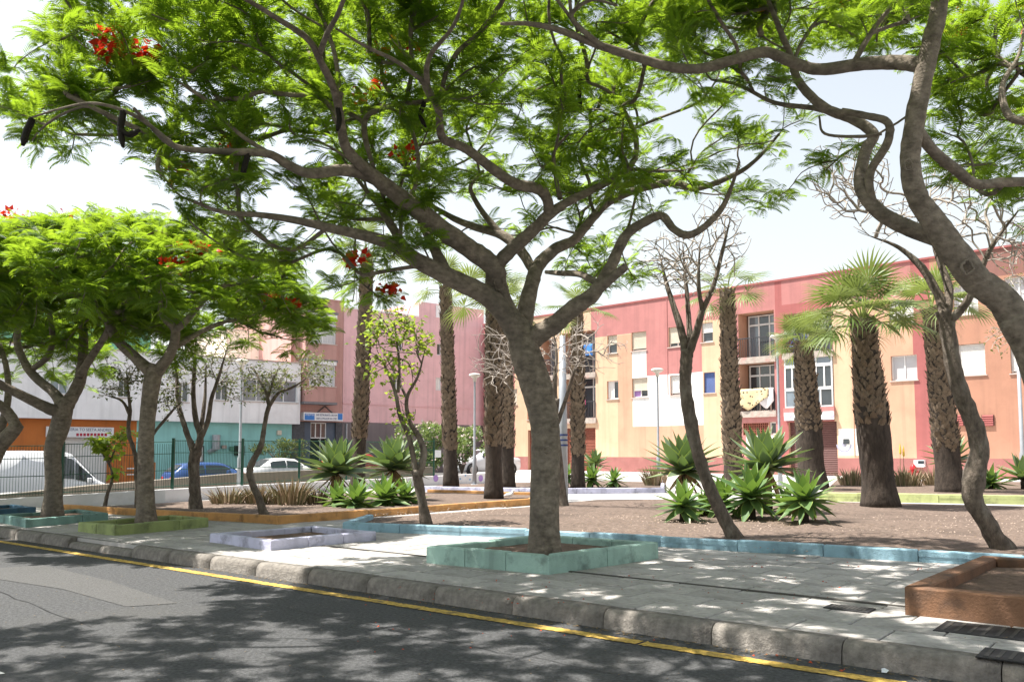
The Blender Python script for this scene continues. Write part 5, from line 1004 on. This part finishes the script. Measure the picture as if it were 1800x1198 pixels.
# ================================================================== agaves
def agave_leaf(W=.17, thick=.02, curve=.25, fold=.22):
    n = 8; V = []; U = []; Fc = []
    for i in range(n+1):
        t = i/n; w_ = W*.5*(.50+.50*math.sin(math.pi*min(1, t*.92+.05)))*max(0, 1-t**2.6)**.85*1.12; w_ = max(w_, .003); z = curve*(t*t*.55-t*.25)
        for j, s in enumerate((-1, -.82, 0, .82, 1)): V.append((t, s*w_, z+fold*w_*abs(s)*1.0)); U.append((abs(s), t))
    for i in range(n):
        for j in range(4): a = i*5+j; Fc.append((a, a+1, a+6, a+5))
    return np.array(V), np.array(Fc), np.array(U)
AG = {}
for mname in ('agave', 'agave_g', 'dry'):
    AG[mname] = [np_mesh('agave_leaf', *agave_leaf(W_, .02, c_, f_)[:2], M[mname], True, None, agave_leaf(W_, .02, c_, f_)[2]) for W_, c_, f_ in ((.29, .02, .34), (.26, .16, .30), (.30, -.22, .24))]
def agave(label, base, px_r, n, m='agave', stem=0.0, zg=.2, dry=4, lo=None):
    lo = (-45 if m == 'agave_g' else -14) if lo is None else lo
    b = gnd(*base, zg); Y = b.y; Rr = px_r*Y/F; t = thing('agave', label, 'agave', b, 'agaves in the beds'); hz = stem
    s_ = MB(); s_.smooth = True; s_.tube([(b.x, b.y, zg-.05), (b.x, b.y, zg+hz*.6), (b.x, b.y, zg+hz+Rr*.12)], [Rr*.10, Rr*.09, Rr*.05], 8); s_.build('stem', M['ptrunk'], t)
    for k in range(n+dry):
        isd = k >= n; q = (k+.5)/n if not isd else 1.0; el = R(86)-R(86-lo)*q**.9 if not isd else R(random.uniform(-75, -35)); a = k*2.39996+random.uniform(-.15, .15); L_ = Rr*(.62+.38*math.sin(math.pi*min(1, .15+.6*q)))*random.uniform(.9, 1.08)*(.8 if isd else 1)
        o = link('dry_leaf' if isd else 'leaf', AG['dry' if isd else m][random.randrange(3)], t)
        o.matrix_basis = Matrix.Translation((0, 0, hz+Rr*.06*(1-q))) @ Matrix.Rotation(a, 4, 'Z') @ Matrix.Rotation(-el, 4, 'Y') @ Matrix.Rotation(random.gauss(0, .18), 4, 'X') @ Matrix.Diagonal((L_, L_*random.uniform(.88, 1.1)*(.7 if isd else 1), L_, 1))
def stem_for(base, cy, zg=.2): b = gnd(*base, zg); return max(.02, ztop(b, cy)-zg)
agave('large grey green agave on a stalk, left of the aloes group', (590, 884), 74, 44, 'agave', stem_for((590, 884), 832), dry=9)
agave('large grey green agave on a stalk beside the sapling', (692, 880), 70, 44, 'agave', stem_for((692, 880), 826), dry=9)
agave('small bright green agave in front of the left stalked agave', (626, 893), 52, 38, 'agave_g', .10, dry=0)
agave('small dark green agave below the left stalked agave', (592, 890), 46, 32, 'agave_g', .10, dry=0)
agave('dark green agave clump at the foot of the sapling side agave', (676, 888), 54, 38, 'agave_g', .12, dry=0)
agave('little green agave right below the sapling side agave', (712, 886), 46, 36, 'agave_g', .10, dry=0)
agave('big dark agave behind the twisted leaning trunk', (1203, 898), 82, 46, 'agave', stem_for((1203, 898), 830), dry=6)
agave('biggest agave with pale leaf edges right of the twisted trunk', (1350, 902), 90, 48, 'agave', stem_for((1350, 902), 826), dry=6)
agave('low bright agave under the dark one, left of the twisted trunk', (1200, 914), 58, 38, 'agave_g', .22, dry=0)
agave('low bright agave in front of the biggest agave', (1322, 912), 72, 44, 'agave_g', .36, dry=0)
agave('bright agave at the right end of the front clump', (1416, 920), 68, 42, 'agave_g', .36, dry=2)
agave('low agave between the twisted trunk and the biggest agave', (1268, 908), 58, 36, 'agave_g', .24, dry=0)
agave('dark agave tucked low behind the front clump', (1385, 906), 46, 30, 'agave_g', .16, dry=2)
agave('low agave spreading under the dark agave by the trunk', (1238, 906), 42, 26, 'agave_g', .12, dry=2)
agave('far blue green agave right of the slim palm', (1046, 852), 34, 30, 'agave', stem_for((1046, 852), 818), dry=0)
agave('far bright green agave left of the far pair', (1040, 856), 34, 30, 'agave_g', .25, dry=0)
agave('far low green agave at the end of the lavender bed', (1080, 856), 30, 28, 'agave_g', .2, dry=0)
agave('far green agave peeping out behind the central trunk', (997, 856), 28, 26, 'agave_g', .35, dry=0)
agave('tall agave standing behind the skirted palm', (1674, 862), 56, 30, 'agave', stem_for((1674, 862), 812), dry=2)
agave('low spreading agave right of the crooked tree', (1742, 862), 44, 28, 'agave_g', .2, dry=0)
agave('dark agave cut by the right edge near the lamp', (1800, 862), 52, 28, 'agave', .35, dry=0)
agave('small agave hidden left of the crooked tree foot', (1697, 866), 34, 24, 'agave_g', .2, dry=0)
# ================================================================== aloes
def aloe(label, base, w_, h_, n=70, zg=.2, mname='aloe'):
    n = int(n*1.5); b = gnd(*base, zg); Y = b.y; rx, hh = w_*.55*Y/F, h_*1.1*Y/F; t = thing('aloe_clump', label, 'aloe', b, 'spiky aloe clumps'); V = []; Fc = []; At = []
    for k in range(n):
        a = random.random()*6.283; q = math.sqrt(random.random()); x, y = b.x+rx*.75*q*math.cos(a), b.y+rx*.75*q*math.sin(a)*.8; h = hh*random.uniform(.6, 1.1)*(1-.25*q); ln = Vector((math.cos(a), math.sin(a), 0))*rx*.75*q*random.uniform(.3, 1.5); w0 = h*.045; ang_ = random.random()*3.14; dx, dy = math.cos(ang_)*w0, math.sin(ang_)*w0
        i = len(V); m1 = .55; V += [(x-dx, y-dy, zg-.02), (x+dx, y+dy, zg-.02), (x+ln.x*.3+dx*.8, y+ln.y*.3+dy*.8, zg+h*m1), (x+ln.x*.3-dx*.8, y+ln.y*.3-dy*.8, zg+h*m1), (x+ln.x, y+ln.y, zg+h), (x+dy*1.4, y-dx*1.4, zg), (x+ln.x*.3+dy, y+ln.y*.3-dx, zg+h*m1)]
        Fc += [(i, i+1, i+2, i+3), (i+3, i+2, i+4, i+4), (i+1, i+5, i+6, i+2), (i+5, i, i+3, i+6), (i+2, i+6, i+4, i+4), (i+6, i+3, i+4, i+4)]; At += [random.random()]*7
    me = bpy.data.meshes.new('spikes'); me.from_pydata(V, [], [tuple(dict.fromkeys(f)) for f in Fc]); at_ = me.attributes.new('rnd', 'FLOAT', 'POINT'); at_.data.foreach_set('value', At); me.materials.append(M[mname]); o = link('spikes', me, t); o.location = -b
    s_ = MB(); s_.lathe(b, [(rx*.55, -.03), (rx*.4, .04), (rx*.15, .07)], 8); s_.build('crown_base', M['soil_dark'], t)
for px, py, w_, h_, lb in ((400, 887, 60, 34, 'green spiky aloe clump left of the crooked little tree'), (452, 886, 55, 36, 'reddish aloe clump right behind the crooked little tree'), (507, 886, 72, 46, 'widest straw red aloe clump before the low wall'), (556, 884, 40, 30, 'small straw aloe clump under the left stalked agave'), (1500, 854, 52, 34, 'grey aloe clump left of the stout palm'), (1595, 856, 56, 38, 'grey aloe clump right of the stout palm below the hydrant'), (1641, 855, 36, 34, 'grey aloe clump beside the skirted palm'), (1152, 853, 44, 38, 'dry aloe clump behind the dark agave')): aloe(lb, (px, py), w_, h_, 85 if w_ > 50 else 60)
# flower stalks of the aloes by the stout palm
for px, y0, y1 in ((1583, 850, 780), (1589, 850, 784)):
    b = gnd(px, y0); tp = dep(px-1, y1, b.y); t = thing('flower_stalk', 'thin yellow flower stalk above the grey aloes, %s one' % ('left' if px < 1585 else 'right'), 'flower', b); m_ = MB(); m_.tube([b, b.lerp(tp, .6), tp], [.012, .01, .006], 5); m_.build('stem', M['aloe'], t)
    m_ = MB(); m_.lathe((tp.x, tp.y, tp.z-.35), [(.01, -.05), (.045, .0), (.04, .15), (.02, .3), (.005, .38)], 8); m_.build('flower_head', mat('yellow_flower', (.6, .42, .06), .8, .2, 20), t)
# ================================================================== bushes
def bush(label, cen, r, n, m, dots=None, tmpl=SMALLB, sc=(1.2, 2.2)):
    base = Vector((cen.x, cen.y, cen.z-r.z)); t = thing('bush', label, 'bush', base); pos = []; dr = []; s2 = []
    sm = MB(); sm.smooth = True
    for k in range(9): a = k*.7; sm.tube([base-Vector((0, 0, .05)), base+Vector((r.x*.3*math.cos(a), r.y*.3*math.sin(a), r.z*.7)), base+Vector((r.x*.7*math.cos(a), r.y*.7*math.sin(a), r.z*1.4))], [.04, .025, .01], 5)
    sm.build('stems', M['bark2'], t)
    lob = [Vector((random.gauss(0, .5)*r.x, random.gauss(0, .5)*r.y, random.uniform(-.5, .75)*r.z)) for _ in range(14)]
    for _ in range(n):
        c = random.choice(lob); v = Vector((random.gauss(0, 1), random.gauss(0, 1), random.gauss(0, 1))).normalized()*random.random()**.33*.42; p = cen+c+Vector((v.x*r.x, v.y*r.y, v.z*r.z)); pos.append(tuple(p)); dr.append((v.x, v.y, abs(v.z)+.25)); s2.append(random.uniform(*sc))
    o = link('foliage', leaves_mesh('foliage', m, pos, dr, s2, tmpl, .8), t); o.location = -base
    if dots:
        pos = []
        for _ in range(dots): c = random.choice(lob); v = Vector((random.gauss(0, 1), -abs(random.gauss(0, 1)), random.gauss(0, 1))).normalized()*.44; pos.append(tuple(cen+c+Vector((v.x*r.x, v.y*r.y, v.z*r.z))))
        o = link('blossoms', leaves_mesh('blossoms', M['pink_petal'], pos, RNG.normal(0, 1, (dots, 3)), [1.8]*dots, BROAD, 1.5), t); o.location = -base
bush('oleander bush with white flowers left of the straight palm', dep(745, 788, 40), Vector((1.15, 1.0, 1.15)), 5000, M['oleander'], 150)
bush('oleander bush with pink flowers right of the straight palm', dep(812, 790, 40), Vector((.95, 1.0, 1.05)), 4200, M['oleander'], 110)
bush('dark green shrub against the teal wall', dep(490, 795, 46), Vector((1.2, .6, .65)), 1600, M['leaf3'])
# ================================================================== lamp posts
M['lampw'] = mat('lamp_disc', (.72, .68, .62), .5, .05)
def lamp(label, base, top, w_, zg=.2, disc=21):
    b = gnd(*base, zg); Y = b.y; tp = ztop(b, top); t = thing('lamp_post', label, 'street lamp', b, 'disc topped lamp posts'); r = pxr(w_, Y)
    m_ = MB(); m_.smooth = True; m_.lathe((b.x, b.y, 0), [(r*1.05, zg-.1), (r, zg+1.0), (r*.62, zg+1.06), (r*.5, tp-.25), (r*.5, tp-.12)], 12); m_.build('pole', M['metal'], t)
    d = pxr(disc, Y); m_ = MB(); m_.smooth = True; m_.lathe((b.x, b.y, tp), [(d*.28, -.22), (d*.3, -.10), (d*.55, -.06), (d, 0), (d, .035), (d*.8, .07), (d*.1, .09)], 20); hd = m_.build('lamp_head', M['lampw'], t)
    m_ = MB(); m_.box(b.x-r*1.8, b.x+r*1.8, b.y-r*1.8, b.y+r*1.8, zg-.08, zg+.03, .01); m_.build('base_plate', M['metal'], t)
lamp('lamp post in front of the white and teal building', (420, 866), 636, 8, disc=22); lamp('lamp post beside the pink flowering oleander', (834, 852), 660, 7, disc=21); lamp('lamp post before the white painted panel', (1158, 852), 651, 7, disc=22); lamp('lamp post between the balconies and low crowned palm', (1372, 852), 592, 8, disc=24)
b_ = gnd(1800, 856); t = thing('lamp_post', 'blue grey lamp post cut by the right edge', 'street lamp', b_, 'disc topped lamp posts'); m_ = MB(); m_.smooth = True; m_.lathe((b_.x, b_.y, 0), [(.11, .1), (.10, 1.3), (.07, 1.4), (.055, 6.3)], 12); m_.build('pole', M['metal'], t); m_ = MB(); m_.smooth = True; m_.lathe((b_.x, b_.y, 6.3), [(.1, -.2), (.15, -.05), (.3, 0), (.3, .04), (.05, .1)], 16); m_.build('lamp_head', M['lampw'], t)
b_ = gnd(990, 884); t = thing('utility_pole', 'thick galvanised pole directly behind the big trunk', 'pole', b_); m_ = MB(); m_.smooth = True; tp = ztop(b_, 590); m_.lathe((b_.x, b_.y, 0), [(.12, .1), (.105, 2.0), (.07, tp)], 12); m_.build('shaft', M['metal'], t)
for k in range(3): z = ztop(b_, 764+9*k); m_ = MB(); m_.tube([(b_.x, b_.y, z-.02), (b_.x, b_.y, z+.02)], .118, 12); m_.build('strap', M['ink'], t)
# ================================================================== vehicles
M['tyre'] = mat('tyre', (.02, .02, .02), .8); M['rim'] = mat('rim', (.4, .41, .42), .35, metal=.7); M['cglass'] = glassmat('car_glass', (.03, .035, .04), .04); M['tail'] = mat('tail_light', (.4, .02, .02), .3); M['head'] = mat('head_light', (.7, .72, .75), .15, spec=.8); M['plastic'] = mat('black_plastic', (.03, .03, .032), .6)
def vehicle(name, label, cat, pos, heading, st_, glass, paint, Lg, wr, wx, width, group=None, van=False):
    """stations along the length: (x, z_low, z_belt, z_top, half width belt, half width top)"""
    t = thing(name, label, cat, pos, group); t.rotation_euler = (0, 0, 0); c, s = math.cos(heading), math.sin(heading)
    tf = lambda p: (p[0]*c-p[1]*s, p[0]*s+p[1]*c, p[2])
    def ring(S): x, zl, zb, zt, hb, ht = S; return [(x, -hb*.86, zl), (x, -hb, zl+.14), (x, -hb*1.02, (zl+zb)/2+.05), (x, -hb*.97, zb), (x, -ht, zt-.05), (x, -ht*.8, zt), (x, ht*.8, zt), (x, ht, zt-.05), (x, hb*.97, zb), (x, hb*1.02, (zl+zb)/2+.05), (x, hb, zl+.14), (x, hb*.86, zl)]
    vs = []; fs = []
    for S in st_: vs += ring(S)
    n = 12
    for i in range(len(st_)-1):
        for k in range(n): k2 = (k+1) % n; fs.append((i*n+k, (i+1)*n+k, (i+1)*n+k2, i*n+k2))
    fs.append(tuple(range(n))); fs.append(tuple((len(st_)-1)*n+k for k in reversed(range(n))))
    def put(nm, m_, mats, par=t): o = link(nm, m_.mesh(nm, mats), par); return o
    b = MB(tf); b.smooth = True; b.add(vs, fs); put('body', b, paint)
    def lerpS(x):
        for i in range(len(st_)-1):
            if st_[i][0] <= x <= st_[i+1][0]: k = (x-st_[i][0])/(st_[i+1][0]-st_[i][0]+1e-9); return tuple(a*(1-k)+q*k for a, q in zip(st_[i], st_[i+1]))
        return st_[0]
    for (xa, xb) in glass['side']:
        for sd in (-1, 1):
            b = MB(tf); m = 5; V = []
            for i in range(m+1):
                S = lerpS(xa+(xb-xa)*i/m); o_ = .02; lo, hi = .08, .86; y0, y1 = S[4]*.97, S[5]; z0, z1 = S[2], S[3]-.05
                V += [(S[0], sd*(y0+(y1-y0)*lo+o_), z0+(z1-z0)*lo), (S[0], sd*(y0+(y1-y0)*hi+o_), z0+(z1-z0)*hi)]
            b.add(V, [(2*i, 2*i+2, 2*i+3, 2*i+1) for i in range(m)]); put('side_window', b, M['cglass'])
    for (xa, xb, nm) in glass['screen']:
        Sa, Sb = lerpS(xa), lerpS(xb); b = MB(tf); nx = .03 if xb > xa else -.03
        lo = Sa if Sa[3] < Sb[3] else Sb; hi = Sb if lo is Sa else Sa; sg_ = -.015 if lo[0] < hi[0] else .015
        b.quad((lo[0]+sg_, -lo[5]*.8, lo[3]+.03), (lo[0]+sg_, lo[5]*.8, lo[3]+.03), (hi[0]+sg_, hi[5]*.78, hi[3]-.01+.015), (hi[0]+sg_, -hi[5]*.78, hi[3]-.01+.015)); put(nm, b, M['cglass'])
    for x in wx:
        for sd in (-1, 1):
            b = MB(tf); b.smooth = True; y = sd*(width/2-.06); b.tube([(x, y-.1, wr), (x, y+.1, wr)], wr, 18); w_ = put('wheel', b, M['tyre']); b = MB(tf); b.tube([(x, y-.106, wr), (x, y+.106, wr)], wr*.62, 14); put('rim', b, M['rim'], w_)
            b = MB(tf); b.tube([(x, sd*(width/2-.02), wr+.02), (x, sd*(width/2+.004), wr+.02)], wr*1.16, 18); put('wheel_arch', b, M['plastic'])
    xf, xr = st_[-1], st_[0]
    for sd in (-1, 1):
        b = MB(tf); y = sd*xr[4]*.78; b.box(xr[0]-.02, xr[0]+.12, min(y-.12, y+.12), max(y-.12, y+.12), xr[2]-.22, xr[2]-.03, .02); put('tail_light', b, M['tail'])
        b = MB(tf); y = sd*xf[4]*.78; b.box(xf[0]-.14, xf[0]+.02, y-.14, y+.14, xf[2]-.16, xf[2]-.02, .02); put('headlight', b, M['head'])
        b = MB(tf); xm = glass['side'][-1][1]-.15; S = lerpS(xm); y = sd*(S[4]+.1); b.box(xm-.06, xm+.06, y-.09, y+.09, S[2]+.02, S[2]+.17, .02); put('mirror', b, paint)
        for xa, xb in glass['side'][:2]: S = lerpS((xa+xb)/2-.2); b = MB(tf); y = sd*(S[4]*1.02+.005); b.box(S[0]-.09, S[0]+.09, y-.015, y+.015, S[2]-.13, S[2]-.10); put('door_handle', b, paint)
    b = MB(tf); b.box(xr[0]-.05, xr[0]+.1, -xr[4]*.9, xr[4]*.9, xr[1]+.02, xr[1]+.2, .03); put('rear_bumper', b, paint); b = MB(tf); b.box(xf[0]-.1, xf[0]+.05, -xf[4]*.9, xf[4]*.9, xf[1]+.02, xf[1]+.2, .03); put('front_bumper', b, paint if not van else M['plastic'])
    return t
HD = math.atan2(SD.y, SD.x)
SED = [(-2.15, .32, .82, .86, .70, .62), (-2.05, .25, .90, .95, .80, .70), (-1.45, .2, .93, 1.0, .86, .74), (-.85, .2, .94, 1.38, .88, .64), (-.2, .2, .94, 1.43, .88, .64), (.35, .2, .93, 1.38, .88, .64), (1.05, .2, .90, .97, .87, .74), (1.75, .22, .78, .84, .84, .70), (2.1, .28, .66, .70, .74, .6)]
SEDG = dict(side=((-.95, -.2), (-.14, .62)), screen=((-1.4, -.85, 'rear_window'), (.4, 1.0, 'windscreen')))
HAT = [(-1.98, .32, .86, .92, .72, .60), (-1.92, .24, .92, 1.02, .82, .66), (-1.45, .2, .94, 1.38, .86, .62), (-.7, .2, .94, 1.45, .87, .64), (0, .2, .94, 1.44, .87, .64), (.3, .2, .93, 1.38, .87, .63), (1.0, .2, .92, 1.0, .86, .74), (1.65, .22, .82, .88, .83, .70), (2.0, .28, .68, .72, .74, .6)]
HATG = dict(side=((-1.35, -.65), (-.58, .5)), screen=((-1.9, -1.5, 'rear_window'), (.35, .95, 'windscreen')))
VAN = [(-2.75, .35, 1.25, 2.2, .92, .84), (-2.7, .3, 1.3, 2.28, .97, .88), (-.5, .28, 1.3, 2.32, .98, .88), (.75, .28, 1.3, 2.30, .98, .86), (1.05, .28, 1.28, 2.2, .97, .82), (1.9, .28, 1.15, 1.3, .95, .78), (2.35, .3, 1.0, 1.08, .90, .70), (2.6, .36, .8, .86, .82, .62)]
VANG = dict(side=((.62, 1.1), (1.14, 1.72)), screen=((1.05, 1.85, 'windscreen'),))
def carpaint(n_, c): return mat(n_, c, .22, .03, 3, spec=.6)
def park(px, py, Y, H): p = dep(px, py, Y); return Vector((p.x, p.y, strz(p)+.0))
vehicle('parked_van', 'white panel van parked behind the wire fence at the left', 'van', park(60, 800, 30, 2.3), HD, VAN, VANG, carpaint('van_white', (.72, .73, .75)), 5.3, .34, (-1.6, 1.75), 1.98, 'vehicles on the side street', True)
vehicle('parked_car', 'blue hatchback parked in front of the teal wall', 'car', park(374, 815, 38, 1.45), HD, HAT, HATG, carpaint('car_blue', (.03, .075, .22)), 4, .31, (-1.25, 1.3), 1.76, 'vehicles on the side street')
vehicle('parked_car', 'white saloon parked beside the dark green shrub', 'car', park(497, 815, 41, 1.43), HD, SED, SEDG, carpaint('car_white', (.74, .74, .74)), 4.3, .31, (-1.35, 1.35), 1.78, 'vehicles on the side street')
vehicle('parked_car', 'red car mostly hidden behind the stalked agaves', 'car', park(632, 812, 44, 1.45), HD, HAT, HATG, carpaint('car_red', (.42, .03, .03)), 4, .31, (-1.25, 1.3), 1.76, 'vehicles on the side street')
vehicle('parked_car', 'silver white car half hidden behind the pink flowering oleander', 'car', park(848, 800, 47, 1.43), HD+math.pi, SED, SEDG, carpaint('car_silver', (.62, .63, .65)), 4.3, .31, (-1.35, 1.35), 1.78, 'vehicles on the side street')
# small poster on the fence
p = dep(769, 797, 33); t = MB(); t.box(p.x-.14, p.x+.14, p.y-.01, p.y+.01, p.z-.14, p.z+.14); tag(t.build('notice_board', M['signw']), 'small white notice fixed on the green fence beside the palm', 'sign')
# white bird on the orange kerb
bp = gnd(895, 878, .21); t = thing('bird', 'small white bird standing by the orange kerb', 'bird', bp); m_ = MB(); m_.smooth = True
P_ = [(-.13, .10), (-.08, .115), (0, .12), (.06, .14), (.09, .19), (.10, .225), (.12, .23), (.15, .222)]; m_.tube([(bp.x+x, bp.y, bp.z+z) for x, z in P_], [.008, .035, .055, .05, .028, .028, .022, .004], 10)
for s_ in (-.02, .02): m_.tube([(bp.x, bp.y+s_, bp.z+.09), (bp.x, bp.y+s_, bp.z)], .006, 5)
m_.build('body', mat('white_feathers', (.72, .72, .72), .9, .05), t)
